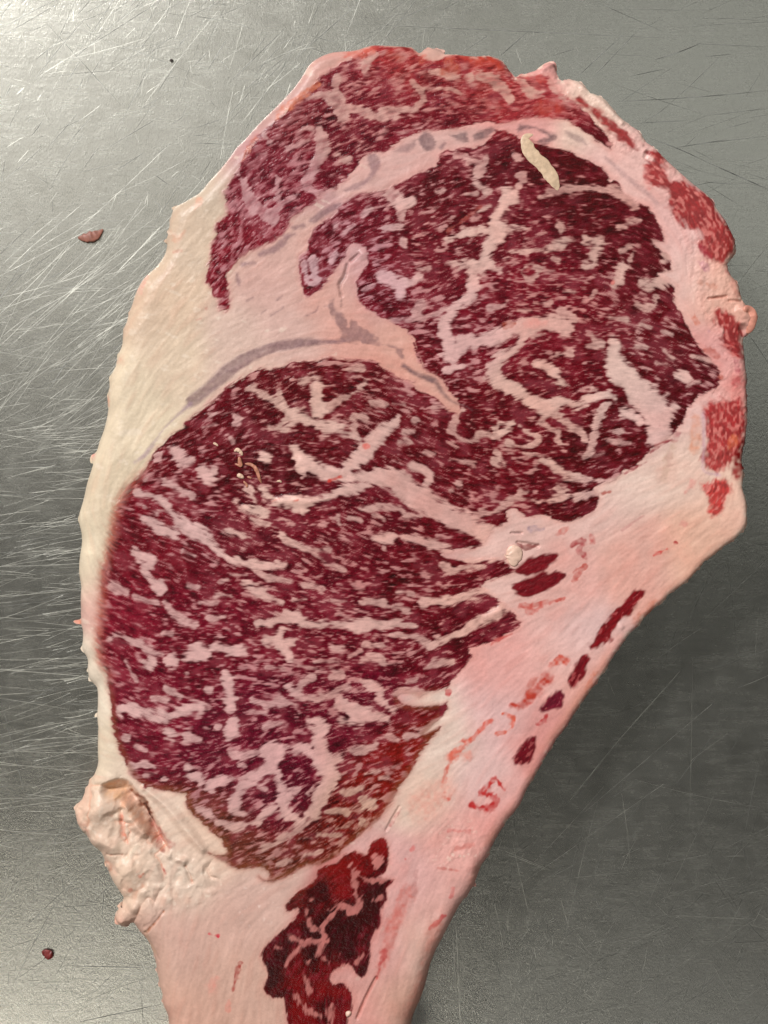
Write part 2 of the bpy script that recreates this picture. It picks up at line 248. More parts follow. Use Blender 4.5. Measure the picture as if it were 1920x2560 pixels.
# ------------------------------------------------------------------ stains in the fat and darker strokes in grooves (soft): polyline, colour, strength
STAINS_AND_SLOTS = [("J 1200,1185,15 1290,1140,20", (205, 50, 45), 1), ("J 1350,1100,24", (175, 20, 30), 1), ("J 280,1540,30 400,1530,28 580,1480,14", (195, 90, 80), .9), ("J 660,1350,26 690,1290,28 730,1260,24", (185, 85, 75), .9),
 ("J 640,1110,25 710,1090,28 690,1150,40 720,1190,36", (170, 75, 75), .9), ("J 770,1050,24 780,1100,28", (195, 100, 95), .8), ("J 540,1040,30 610,1000,20", (205, 115, 105), .7),
 ("J 850,760,14 900,745,22", (180, 95, 85), .8), ("J 980,1010,14 1130,910,14", (195, 135, 130), .7), ("J 1410,970,35", (215, 130, 125), .7), ("J 1240,290,20", (165, 60, 75), .8),
 ("M 870,690,50 830,680,40 760,730,22", (200, 75, 55), .9), ("M 740,790,36 760,830,40 700,850,45 640,920,75 570,1000,60 500,1000,28", (185, 60, 45), .95), ("M 650,840,50 620,900,40", (190, 90, 75), .7),
 ("M 440,1070,18 500,1080,28 512,1130,28 450,1190,28 390,1200,22", (212, 90, 65), .9), ("M 350,1110,26 230,1230,38 90,1350,40 50,1430,28 20,1530,24", (210, 85, 65), .85), ("M 190,1350,70", (220, 120, 100), .6),
 ("L 1545,1475,24 1494,1398,30", (190, 45, 42), 1), ("L 1494,1395,30 1405,1505,48", (190, 45, 42), 1), ("L 1400,1500,44 1475,1522,44 1485,1570,50 1410,1610,46 1325,1580,36", (186, 40, 40), 1), ("M 740,1070,18 720,1110,24 670,1140,18", (180, 60, 60), .85),
 ("M 60,915,34", (190, 50, 55), .9), ("O 1200,1000,10 1240,970,16 1310,910,22", (195, 40, 50), .95), ("O 1080,450,34", (215, 75, 75), .8), ("O 1030,520,18", (205, 70, 70), .7), ("O 1320,100,44", (210, 80, 65), .8), ("O 1370,720,22 1345,785,24", (205, 85, 85), .7),
 ("O 1150,150,200 1300,30,120", (222, 140, 125), .5), ("O 1060,740,80 960,950,90 900,1150,60 840,1330,26", (200, 105, 95), .7), ("O 890,1140,30 830,1340,16", (180, 50, 50), .7), ("O 830,1350,10 760,1480,10 700,1620,10", (180, 110, 100), .8),
 ("O 1250,1000,120 1190,1200,80 1150,1400,90 1060,1600,110", (205, 130, 115), .55), ("O 1000,170,14 930,290,14", (170, 105, 100), .7), ("O 1100,600,20 1090,760,24", (195, 140, 135), .7),
 ("O 1330,320,20 1480,330,24", (205, 95, 90), .5), ("O 1380,450,20 1500,420,24", (210, 110, 100), .5), ("O 1260,580,10 1400,600,12", (190, 90, 80), .6),
 ("N 1010,1040,14 1060,1045,22", (205, 55, 70), 1), ("N 1225,1240,14 1200,1290,26 1180,1380,28 1165,1420,20", (165, 70, 60), .95), ("N 1020,1400,70 1040,1350,40", (225, 150, 135), .7), ("N 1140,1490,22 1130,1560,26", (215, 140, 125), .7),
 ("N 570,1030,14 630,960,10 690,880,14", (170, 105, 75), .9), ("N 290,495,10 400,490,12", (185, 120, 95), .9), ("N 520,630,36", (205, 130, 110), .8), ("N 455,735,26", (205, 125, 105), .7), ("N 670,560,14 700,620,10", (195, 100, 90), .8),
 ("N 840,565,10 870,620,10 885,680,12", (195, 125, 100), .8), ("N 400,200,30 410,340,40 440,410,30", (215, 125, 100), .75), ("N 380,60,130 470,160,90 560,300,60", (225, 165, 130), .7), ("N 560,1030,20 580,1110,20 640,1200,16", (200, 160, 135), .7),
 ("N 330,40,90 420,60,90", (222, 178, 138), .8), ("N 450,60,40 520,120,60 575,200,50 600,290,46", (122, 62, 38), .95), ("N 555,150,14 585,230,22 590,270,16", (62, 26, 18), 1), ("N 620,290,50 680,380,70 720,430,60", (190, 115, 105), .85), ("N 650,430,26 690,470,20", (160, 85, 75), .8),  # tan cavity floor, then dark brown strokes along its deep slot
 ("N 130,300,60 170,420,40", (215, 160, 140), .6), ("N 270,560,60 330,600,80", (220, 170, 150), .5),
 ("D 950,735,20 960,720,10", (195, 130, 115), .8), ("D 870,830,12 910,815,10", (195, 130, 115), .8), ("D 360,560,60 420,440,50", (222, 160, 145), .6), ("D 75,1480,40 90,1560,30", (228, 165, 140), .7), ("D 640,70,40 700,120,60 760,60,30", (214, 160, 135), .6),
 ("D 670,240,20 740,235,14", (205, 150, 130), .7), ("H 175,380,60", (228, 165, 150), .9), ("H 70,1540,50", (226, 150, 125), .9), ("D 180,1160,80 220,1190,50", (220, 170, 145), .5),
 ("A 60,1460,60 20,1520,40", (220, 160, 135), .6), ("A 1090,450,60 900,590,60 740,720,50", (195, 105, 75), .8), ("A 540,920,40 460,1060,30 410,1160,30", (190, 110, 90), .7), ("A 1350,190,60 1500,170,80 1560,140,60", (205, 100, 85), .7),
 ("B 40,190,50 150,240,50", (170, 75, 60), .5), ("B 340,240,60", (195, 90, 75), .6), ("B 560,250,80 620,330,50 520,330,50", (180, 85, 65), .7), ("B 700,210,60 800,240,100 950,250,80 990,300,60", (185, 65, 50), .85),
 ("B 1340,400,50 1380,420,50", (190, 65, 60), .7), ("B 1380,660,150 1500,660,100", (175, 62, 52), .75), ("B 1230,370,60", (205, 110, 95), .7),
 ("C 630,1350,50 600,1200,40", (215, 130, 125), .5), ("G 1150,620,30 1165,690,32", (205, 120, 100), .7), ("G 1240,870,50 1300,910,50", (175, 75, 60), .75), ("G 1170,390,20 1300,440,30", (205, 140, 120), .6), ("G 1250,515,10 1370,500,12", (165, 105, 90), .9), ("G 1390,530,8 1480,530,8", (175, 110, 95), .8),
 ("G 1190,160,50 1240,230,40", (160, 45, 60), .7), ("G 1200,280,40 1230,310,30", (190, 125, 140), .6), ("G 1250,740,25", (195, 140, 145), .7), ("G 1440,1090,44", (160, 50, 60), .8), ("G 1440,950,26 1450,1010,30", (150, 60, 80), .7), ("G 1340,1055,30", (195, 100, 85), .7),
 ("G 1505,1520,70 1490,1600,110 1450,1680,90", (122, 12, 12), 1), ("G 1500,1700,90 1440,1740,60", (150, 22, 24), .85), ("G 1440,1480,60 1400,1530,40", (225, 120, 80), .5), ("G 1160,1350,60 1150,1550,70", (220, 145, 115), .6), ("G 1000,1500,24 1040,1450,30", (170, 90, 95), .7), ("G 880,1530,12 1000,1490,12", (160, 65, 65), .8),
 ("G 980,1580,24 970,1659,30", (205, 155, 150), .6), ("G 1450,1100,150 1430,1160,100", (215, 115, 110), .5), ("G 1440,400,80 1460,470,60", (222, 140, 125), .5), ("G 1400,330,40", (190, 90, 90), .6),
 ("J 1330,420,40 1290,560,50 1270,650,40", (200, 165, 145), .5), ("J 1470,690,50 1420,740,30", (222, 150, 140), .6), ("J 1000,620,14 1150,540,14", (165, 80, 85), .8), ("J 1180,470,12 1330,380,14", (150, 70, 75), .7),
 ("M 1450,350,70 1370,430,60 1500,290,60", (195, 110, 85), .7), ("M 1070,780,40 1010,900,30", (205, 115, 90), .7), ("M 500,510,14 380,560,14 350,590,12", (200, 90, 85), .8), ("M 580,330,20 620,360,40 700,320,14", (195, 90, 80), .7),
 ("I 595,595,36", (215, 110, 100), .9), ("I 340,835,14 420,805,14", (200, 55, 45), 1), ("H 1440,700,12 1490,680,10", (215, 95, 80), .9), ("H 1590,700,8 1620,690,8", (215, 105, 90), .8),
 ("J 360,1000,40 430,1000,20", (150, 125, 140), .6), ("J 215,1030,6 280,1030,8", (90, 60, 70), .8), ("J 250,1095,14 320,1130,24 400,1110,14", (140, 80, 75), .85), ("M 440,380,14 500,370,10", (130, 60, 60), .7), ("M 300,420,10 380,420,14", (120, 60, 60), .6),
 ("F 880,650,24", (165, 80, 80), .8), ("F 1050,1590,12", (110, 70, 65), .9), ("F 560,210,20 430,310,18 330,380,22", (180, 90, 80), .5), ("F 730,1030,40 790,1020,20", (165, 70, 50), .7), ("F 600,640,14", (190, 110, 90), .4),
 ("F 525,385,12", (170, 110, 110), .6), ("F 920,1020,60 1000,1020,40", (225, 150, 140), .5), ("G 60,690,60 0,680,60", (225, 150, 140), .5), ("G 590,410,30", (215, 110, 100), .7),
 ("L 1170,1260,60 1250,1200,40", (215, 110, 90), .5)]
GROOVES = [("N 300,40,60 400,30,90 480,110,90 560,200,80 610,290,70 650,380,60 700,450,30", 4.2), ("N 395,180,20 410,340,30 430,400,16", .8), ("N 290,495,10 400,490,8", .3), ("N 560,1040,14 630,960,10 690,880,8", .35),
 ("N 840,570,12 885,680,14", .5), ("N 555,1040,12 590,1120,10 650,1230,8", .25), ("O 830,1340,14 760,1480,14 700,1620,14", .6),
 ("G 1250,515,10 1370,500,10", .6), ("G 1390,530,8 1480,530,8", .5), ("J 215,1030,6 290,1030,8", .5), ("J 260,1095,14 400,1120,20", .7), ("C 600,980,20 640,1000,40 600,1080,20", .6),
 ("E 1150,430,15 1100,475,18", .6), ("E 1075,500,14 1050,590,22 1020,640,18 1035,720,14", .5),
 ("O 990,160,14 900,320,14", .4), ("G 1490,730,60", 1.6)]
RIDGES = [("N 60,200,60 110,120,40 200,40,40", .8), ("N 250,170,260", 2.2), ("N 430,150,60 500,280,90 560,340,60", 2.0), ("N 250,400,120 340,440,100", 1.2), ("N 450,620,240", 1.2), ("N 480,860,90", 1.2),
 ("N 390,970,70", .6), ("N 560,30,60 720,160,80 860,330,90 960,450,60", 1.4), ("N 740,490,60 830,530,50", 1.0), ("N 820,650,90", .7), ("I 0,980,80 100,970,100 200,980,80 330,960,40", .8), ("I 150,700,60 300,770,60 430,780,60", .3),
 ("H 880,900,90 980,960,60", .3), ("E 1180,430,70", .5), ("G 1480,600,90 1530,640,60", 1.0), ("C 60,480,60 200,580,70 400,780,60", .7), ("B 1380,310,50 1470,260,40", .9), ("M 1250,460,40", .4), ("L 1430,290,60 1520,240,60", .5), ("O 1500,560,120 1420,420,120", .6)]

# ------------------------------------------------------------------ fields on a fine grid over the cut face (numpy)
STEP = 2.0
X0, Y0, X1, Y1 = 130, 80, 1906, 2720
NX = int((X1 - X0) / STEP) + 1
NY = int((Y1 - Y0) / STEP) + 1
gx = (X0 + STEP * np.arange(NX)).astype(np.float32)
gy = (Y0 + STEP * np.arange(NY)).astype(np.float32)
GX, GY = np.meshgrid(gx, gy)
rng = np.random.default_rng(7)

def vnoise(x, y, cell, seed):
    r = np.random.default_rng(seed)
    n = 256
    lat = r.random((n, n), dtype=np.float32) * 2 - 1
    u = x / cell + 1000
    v = y / cell + 1000
    iu = np.floor(u).astype(np.int32)
    iv = np.floor(v).astype(np.int32)
    fu = (u - iu).astype(np.float32)
    fv = (v - iv).astype(np.float32)
    fu = fu * fu * (3 - 2 * fu)
    fv = fv * fv * (3 - 2 * fv)
    iu %= n
    iv %= n
    iu1 = (iu + 1) % n
    iv1 = (iv + 1) % n
    a = lat[iv, iu]; b = lat[iv, iu1]; c = lat[iv1, iu]; d = lat[iv1, iu1]
    return (a * (1 - fu) + b * fu) * (1 - fv) + (c * (1 - fu) + d * fu) * fv

def fbm(x, y, cell, seed, oct=3):
    s = 0; a = 1; t = 0
    for k in range(oct):
        s = s + a * vnoise(x, y, cell / 2 ** k, seed + 17 * k)
        t += a
        a *= .55
    return s / t

def box(pts, m):
    xs = [p[0] for p in pts]; ys = [p[1] for p in pts]
    i0 = max(0, int((min(xs) - m - X0) / STEP)); i1 = min(NX, int((max(xs) + m - X0) / STEP) + 2)
    j0 = max(0, int((min(ys) - m - Y0) / STEP)); j1 = min(NY, int((max(ys) + m - Y0) / STEP) + 2)
    return slice(j0, j1), slice(i0, i1)

def smooth_poly(pts, closed=True, n=3):
    """Catmull-Rom through the drawn points"""
    pts = [np.array(p, dtype=float) for p in pts]
    m = len(pts)
    out = []
    if m < 3: return pts
    for i in range(m if closed else m - 1):
        if closed:
            a, b, c, d = pts[i - 1], pts[i], pts[(i + 1) % m], pts[(i + 2) % m]
        else:
            a, b, c, d = pts[max(i - 1, 0)], pts[i], pts[i + 1], pts[min(i + 2, m - 1)]
        for k in range(n):
            t = k / n
            out.append(b + .5 * t * (c - a + t * (2 * a - 5 * b + 4 * c - d + t * (3 * b - a - 3 * c + d))) * 1.0)
    if not closed: out.append(pts[-1])
    return out

def sdf_poly(pts, m=50, smooth=2):
    """signed distance, positive inside, over the whole grid (clipped at -m outside the box)"""
    if smooth > 1: pts = smooth_poly(pts, True, smooth)
    R = np.full((NY, NX), -float(m), dtype=np.float32)
    s = box(pts, m)
    x = GX[s]; y = GY[s]
    d = np.full(x.shape, 1e9, dtype=np.float32)
    ins = np.zeros(x.shape, dtype=bool)
    n = len(pts)
    for i in range(n):
        ax, ay = float(pts[i][0]), float(pts[i][1])
        bx, by = float(pts[(i + 1) % n][0]), float(pts[(i + 1) % n][1])
        ex, ey = bx - ax, by - ay
        L = ex * ex + ey * ey
        if L < 1e-9: continue
        # distance only near the segment
        i0 = np.searchsorted(x[0], min(ax, bx) - m); i1 = np.searchsorted(x[0], max(ax, bx) + m)
        j0 = np.searchsorted(y[:, 0], min(ay, by) - m); j1 = np.searchsorted(y[:, 0], max(ay, by) + m)
        q = (slice(j0, j1), slice(i0, i1))
        wx = x[q] - ax; wy = y[q] - ay
        t = np.clip((wx * ex + wy * ey) / L, 0, 1)
        dd = (wx - t * ex) ** 2 + (wy - t * ey) ** 2
        np.minimum(d[q], dd, out=d[q])
        r0 = np.searchsorted(y[:, 0], min(ay, by), side='left'); r1 = np.searchsorted(y[:, 0], max(ay, by), side='left')
        if ay != by and r1 > r0:
            yy = y[r0:r1, :]
            xi = ax + (yy - ay) * ex / ey
            ins[r0:r1, :] ^= (x[r0:r1, :] < xi)
    d = np.minimum(np.sqrt(d), m)
    R[s] = np.where(ins, d, -d)
    return R

def sdf_line(pts, m=40):
    """signed distance to a stroke of varying width: (slice, positive inside)"""
    if len(pts) > 2: pts = smooth_poly(pts, False, 3)
    s = box(pts, m + max(p[2] for p in pts) / 2)
    x = GX[s]; y = GY[s]
    best = np.full(x.shape, -1e3, dtype=np.float32)
    if len(pts) == 1: pts = [pts[0], [pts[0][0] + 1, pts[0][1], pts[0][2]]]
    for a, b in zip(pts[:-1], pts[1:]):
        ex, ey = float(b[0] - a[0]), float(b[1] - a[1])
        L = max(ex * ex + ey * ey, 1e-6)
        wx = x - float(a[0]); wy = y - float(a[1])
        t = np.clip((wx * ex + wy * ey) / L, 0, 1)
        r = .5 * (float(a[2]) + t * float(b[2] - a[2]))
        v = r - np.sqrt((wx - t * ex) ** 2 + (wy - t * ey) ** 2)
        np.maximum(best, v, out=best)
    return s, best

def sstep(a, b, v):
    t = np.clip((v - a) / (b - a), 0, 1)
    return t * t * (3 - 2 * t)

def lerp3(C, col, t):
    return C + (col - C) * t[..., None]

def interp(points, sig):
    """gaussian blend of values given at photograph pixels (on a coarse grid, then spread)"""
    c = 8
    x = GX[::c, ::c]; y = GY[::c, ::c]
    vals = np.array([p[2] if hasattr(p[2], '__len__') else [p[2]] for p in points], dtype=np.float64)
    num = np.zeros(x.shape + (vals.shape[1],)); den = np.zeros(x.shape)
    for p, v in zip(points, vals):
        s_ = p[3] if len(p) > 3 else sig
        w = np.exp(-((x - p[0]) ** 2 + (y - p[1]) ** 2) / (2 * s_ * s_)) + 1e-9
        num += w[..., None] * v
        den += w
    g = num / den[..., None]
    fi = np.minimum(np.arange(NX) / c, x.shape[1] - 1.001); fj = np.minimum(np.arange(NY) / c, x.shape[0] - 1.001)
    i = fi.astype(int); j = fj.astype(int)
    u = (fi - i)[None, :, None]; v = (fj - j)[:, None, None]
    a = g[j][:, i]; b = g[j][:, i + 1]; d = g[j + 1][:, i]; e = g[j + 1][:, i + 1]
    return ((a * (1 - u) + b * u) * (1 - v) + (d * (1 - u) + e * u) * v).astype(np.float32)

# direction of the muscle fibres: degrees, up to the right positive
ANG = [(640, 450, 28), (700, 300, 30), (850, 250, 18), (1000, 200, 12), (1200, 260, 12), (600, 620, 55), (900, 400, 25), (800, 620, 35), (1000, 450, 20), (1150, 500, 15), (1300, 480, 8), (1500, 480, 0),
       (1050, 600, 8), (1050, 750, 15), (1250, 720, 8), (1450, 700, -5), (1580, 700, -20), (1620, 850, -25), (1700, 950, -15), (1480, 880, 5), (1300, 950, 15), (1150, 900, 22), (1400, 1100, 5), (1550, 1130, 15),
       (1200, 1100, -12), (1100, 1200, -15), (1000, 1050, -18), (900, 950, -15), (800, 1000, 5), (700, 950, 22), (600, 1000, 25), (480, 1080, 22), (450, 1200, -5), (550, 1250, -12), (750, 1150, -5),
       (350, 1350, -15), (300, 1500, -20), (450, 1450, -12), (600, 1400, -10), (800, 1350, -12), (950, 1420, -8), (1100, 1480, 5), (1250, 1420, 20), (1200, 1530, 22), (1150, 1650, 28), (1000, 1600, 3), (850, 1600, -3),
       (650, 1600, -3), (500, 1650, 0), (330, 1700, -20), (350, 1850, -8), (500, 1850, 5), (650, 1800, 10), (800, 1750, 5), (950, 1780, 12), (1030, 1850, 25), (900, 1950, 22), (750, 2000, 35), (600, 1980, 28),
       (480, 2000, 20), (800, 2120, 28), (700, 2180, 25), (900, 2080, 38), (850, 2300, 60), (800, 2450, 80), (1450, 1650, 52), (1200, 2000, 60), (1550, 1450, 42), (1350, 1800, 55), (1100, 2300, 68), (1650, 1250, 35), (1050, 2500, 72), (950, 2300, 65), (1300, 1750, 52),
       (330, 1000, 62), (240, 1400, 88), (230, 1750, 95), (480, 520, 50), (400, 750, 52), (320, 1150, 70), (700, 750, 12), (620, 850, 25), (500, 950, 48), (1780, 700, 80), (1850, 1100, 88), (1750, 450, -50), (1600, 350, -35), (450, 2400, 75), (350, 2150, 60)]
angv = interp([(x, y, (math.cos(2 * math.radians(a)), math.sin(2 * math.radians(a)))) for x, y, a in ANG], 85)
theta = .5 * np.arctan2(angv[..., 1], angv[..., 0]) + .25 * fbm(GX, GY, 90, 41, 2)
DX = np.cos(theta).astype(np.float32); DY = (-np.sin(theta)).astype(np.float32)

def lic(src, half, step=1.0):
    """spread a noise along the fibres; half and step in grid cells"""
    acc = src.copy()
    n = 1.0
    jj, ii = np.meshgrid(np.arange(NY, dtype=np.float32), np.arange(NX, dtype=np.float32), indexing='ij')
    for sg in (1, -1):
        u = ii.copy(); v = jj.copy()
        k = 0
        while k < half:
            iu = np.clip(u, 0, NX - 1).astype(np.int32); iv = np.clip(v, 0, NY - 1).astype(np.int32)
            u += sg * step * DX[iv, iu]; v += sg * step * DY[iv, iu]
            iu = np.clip(u + .5, 0, NX - 1).astype(np.int32); iv = np.clip(v + .5, 0, NY - 1).astype(np.int32)
            k += step
            w = .5 + .5 * math.cos(math.pi * k / (half + step))
            acc += w * src[iv, iu]
            if sg == 1: n += 2 * w
            
    acc /= n
    return acc

def norm(a):
    return (a - a.mean()) / a.std()

wx_ = 14 * fbm(GX, GY, 60, 51, 2); wy_ = 10 * fbm(GX, GY, 50, 52, 2)
fleck_f = norm(lic(vnoise(GX + wx_, GY + wy_, 4.2, 3) + .5 * rng.standard_normal((NY, NX)).astype(np.float32), 5))     # fine streaks
fleck_m = norm(lic(vnoise(GX + wx_, GY + wy_, 7.0, 4), 7))       # ordinary flecks
fleck_c = norm(lic(vnoise(GX + wx_, GY + wy_, 13.0, 5), 10, 2.0))   # larger drops of fat
clump = norm(fbm(GX, GY, 60, 61, 2))
soft = fbm(GX, GY, 26, 71, 3)
grain = rng.standard_normal((NY, NX)).astype(np.float32)

# outline with a slightly torn edge
outs = smooth_poly(OUT, True, 3)
dense = []
for i in range(len(outs)):
    a = outs[i]; b = outs[(i + 1) % len(outs)]
    n = max(1, int(np.hypot(*(b - a)) / 2.5))
    for k in range(n): dense.append(a + (b - a) * k / n)
dense = np.array(dense)
tan = np.roll(dense, -2, 0) - np.roll(dense, 2, 0)
tan /= np.maximum(np.linalg.norm(tan, axis=1, keepdims=True), 1e-6)
nor = np.stack([tan[:, 1], -tan[:, 0]], 1)
rough_amt = np.where((dense[:, 0] > 1150) | ((dense[:, 1] > 2000) & (dense[:, 0] < 450)) | (dense[:, 1] < 330) & (dense[:, 0] > 1000), 2.4, .6)
jit = vnoise(dense[:, 0], dense[:, 1], 7, 91) * rough_amt + vnoise(dense[:, 0], dense[:, 1], 18, 92) * rough_amt * 1.2
dense = dense + nor * jit[:, None]
D_out = sdf_poly(list(dense), m=90, smooth=1)

edge_n = 3.0 * fleck_m * .6 + 2.2 * fleck_f * .6 + 3 * soft
sd_cap = sdf_poly(CAP) + edge_n
eye_poly = EYE_A + EYE_A2
sd_eye = sdf_poly(eye_poly) + edge_n
sd_low = sdf_poly(LOWER) + edge_n
sd_dark = sdf_poly(DARK) + 2 * soft + 1.2 * fleck_f
lean = np.maximum.reduce([sd_cap, sd_eye, sd_low, sd_dark])
region = np.zeros((NY, NX), dtype=np.int16)       # part index per grid vertex
parts = [('fat_cover', 'smooth cream outer fat along the left side')]
def newpart(n, l=None):
    parts.append((n, l))
    return len(parts) - 1
r_seam = newpart('seam_fat', 'pink fat filling the fork between the three muscles')
r_rib = newpart('rib_bone', 'pale pink rib bone with its membrane at the lower right')
r_lump = newpart('fat_lump', 'torn lumpy fat hanging at the lower left')
r_tail = newpart('fat_tail', 'smooth pale fat left of the dark muscle at the bottom')
r_rim = newpart('rim_fat', 'ragged white and pink fat of the upper right rim')
region[sdf_poly(P("E 0,1400 -100,700 60,300 130,800 E 300,900 1000,900"), 10) > -999] = 0
region[(sdf_poly(P("E 270,700 640,250 1040,80 B 0,1050 1100,800 C 300,1000 G 1000,0 1300,700 1400,1000 J 1480,150 1500,600 J 900,1250 M 0,900 L 700,1640 E 1000,1100 300,900"), 10)) > 0] = r_seam
region[sdf_poly(P("J 1450,600 1900,600 1900,1300 M 1700,300 M 600,1800 O 1200,2200 620,2200 650,1500 940,900 960,650 L 720,1659 950,1280 1180,880 M 300,500 J 700,1400 1000,900"), 10) > 0] = r_rib
region[sdf_poly(P("C -400,200 1400,1400 G 1700,0 1700,1600 1490,1640 1250,1220 1400,1000 1250,750 1100,300 C 800,1500 600,1150 300,1000 0,780 -300,700"), 10) > 0] = r_rim
region[sdf_poly(P("N -100,0 300,-50 430,40 620,280 800,470 1000,520 1100,800 700,880 300,1100 -100,500"), 10) > 0] = r_lump
region[sdf_poly(P("N 300,1100 700,880 1100,800 1400,650 1650,650 O 430,560 300,900 40,1200 200,1500 260,2200 N 300,2200"), 10) > 0] = r_tail
region[D_out < -5] = 0

r_cap = newpart('cap_muscle', 'upper left muscle with fine mauve marbling')
r_eye = newpart('eye_muscle', 'large dark red round muscle at the upper right')
r_low = newpart('loin_muscle', 'largest muscle, streaked with slanting fat below the grey band')
r_dark = newpart('rib_muscle', 'nearly black red muscle at the bottom')
region[sd_eye > 0] = r_eye
region[sd_low > 0] = r_low
region[sd_cap > 0] = r_cap
region[sd_dark > 0] = r_dark

# density of the fat flecks: threshold (higher = leaner)
DEN = [(640, 450, .15), (700, 300, .25), (850, 280, .35), (1000, 300, .5), (1200, 300, .55), (1150, 180, .1), (1350, 220, -.1), (560, 640, .6), (880, 420, .8), (800, 620, .35), (1000, 480, .55), (1150, 440, .75), (1300, 380, 1.5), (1500, 430, 1.6),
       (1400, 540, 1.15), (1250, 600, .9), (1000, 700, .6), (950, 560, .75), (1250, 760, .5), (1450, 720, .75), (1600, 650, 1.4), (1640, 850, .95), (1750, 980, 1.6), (1680, 1000, 1.2), (1500, 820, .7), (1400, 950, .95),
       (1300, 1020, .9), (1150, 920, .5), (1550, 1120, 1.2), (1450, 1160, 1.3), (1250, 1200, 1.0), (1100, 1180, .95), (1080, 1050, .65), (1000, 980, .6), (900, 1000, .9), (800, 950, .65), (700, 1000, .95), (650, 1130, 1.2), (820, 1090, 1.3), (560, 1040, .8),
       (470, 1200, .6), (330, 1350, 1.0), (420, 1300, 1.1), (600, 1330, .85), (750, 1300, .8), (900, 1350, .75), (1050, 1420, 1.2), (700, 1420, 1.0), (950, 1480, .6), (1200, 1450, .9), (1150, 1560, 1.0), (320, 1520, 1.0), (450, 1560, .8),
       (600, 1500, 1.0), (650, 1620, .45), (800, 1500, .7), (850, 1620, .4), (1000, 1620, .6), (1150, 1680, .8), (350, 1680, .9), (480, 1700, .9), (600, 1750, .55), (750, 1720, .3), (900, 1700, .35), (1050, 1780, .9), (350, 1880, 1.2),
       (500, 1880, .7), (620, 1900, .8), (800, 1880, .9), (950, 1880, .9), (700, 2000, .7), (900, 2000, .5), (850, 2100, .2), (700, 2130, .35), (560, 2000, .5), (950, 2000, .4), (850, 2300, 1.9), (780, 2420, 1.9), (900, 2200, 1.5), (950, 2350, 1.3), (850, 2520, 1.2)]
den = interp(DEN, 60)[..., 0]
SOF = [(640, 450, .9), (700, 250, .8), (900, 250, .6), (1300, 230, 1.1), (560, 640, .4), (900, 420, .3), (1300, 500, .35), (1500, 800, .35), (1200, 1100, .35), (700, 1000, .35), (300, 1350, .6), (300, 1550, .6), (600, 1500, .35), (900, 1700, .35), (700, 2000, .35), (850, 2350, .35)]
sof = interp(SOF, 120)[..., 0]
fl = .66 * fleck_m + .48 * fleck_c + .42 * fleck_f
fl = fl / fl.std() + .25 * clump
den = np.where(sd_dark > 0, 3.0, den)
over = fl - den - .30
fat_amt = .86 * sstep(-sof * 1.7, sof * 3.0, over)
# a thin web of second order streaks, fainter
fat_amt = np.maximum(fat_amt, .5 * sstep(.3, 1.6, fleck_f - den * .55) * sstep(2.2, .6, den))

# drawn veins
vein_id = np.zeros((NY, NX), dtype=np.int16)
vein_d = np.full((NY, NX), -60, dtype=np.float32)
nv = 0
vein_list = []
feather = 2.9 * fleck_m + 2.2 * fleck_c + 2.0 * fleck_f + 4.5 * soft
for q in VEINS:
    pts = P(q)
    w = max(p[2] for p in pts)
    for p in pts: p[2] = p[2] * (.86 + .14 * min(1, w / 38))
    s, d = sdf_line(pts)
    d = d + 1.0 + feather[s] * min(1.0, .45 + w / 50)
    nv += 1
    if min(p[1] for p in pts) > 1900: d = d - .09 * w
    if w < 24: d = np.minimum(d, 1.5 + w * .12 + .8 * fleck_f[s])
    if q[0] in 'AB' and w < 40: d = np.minimum(d, 3.0 + 1.2 * fleck_m[s])
    better = d > vein_d[s]
    vein_d[s] = np.where(better, d, vein_d[s])
    vein_id[s] = np.where(better & (d > 0), nv, vein_id[s])
    vein_list.append((w, q))
vein = .86 * sstep(-4.2, 5.0, vein_d) + .14 * sstep(1, 9, vein_d)
fat_amt = np.maximum(fat_amt, vein)
edge_fade = sstep(-2.5, 3.0, lean)
# soft reddish fringe on the left edge of the loin muscle
fringe = np.exp(-((GX - 300) / 110.0) ** 2) * sstep(1120, 1250, GY) * sstep(1760, 1640, GY)
fringe_v = sstep(-16, 24, sdf_poly(LOWER, 60) + 9 * lic(vnoise(GX, GY, 7, 77), 10) * 2 + 4 * soft)
edge_fade = edge_fade * (1 - fringe) + fringe_v * fringe
lean_amt = edge_fade * (1 - fat_amt)
in_lean = lean > 0

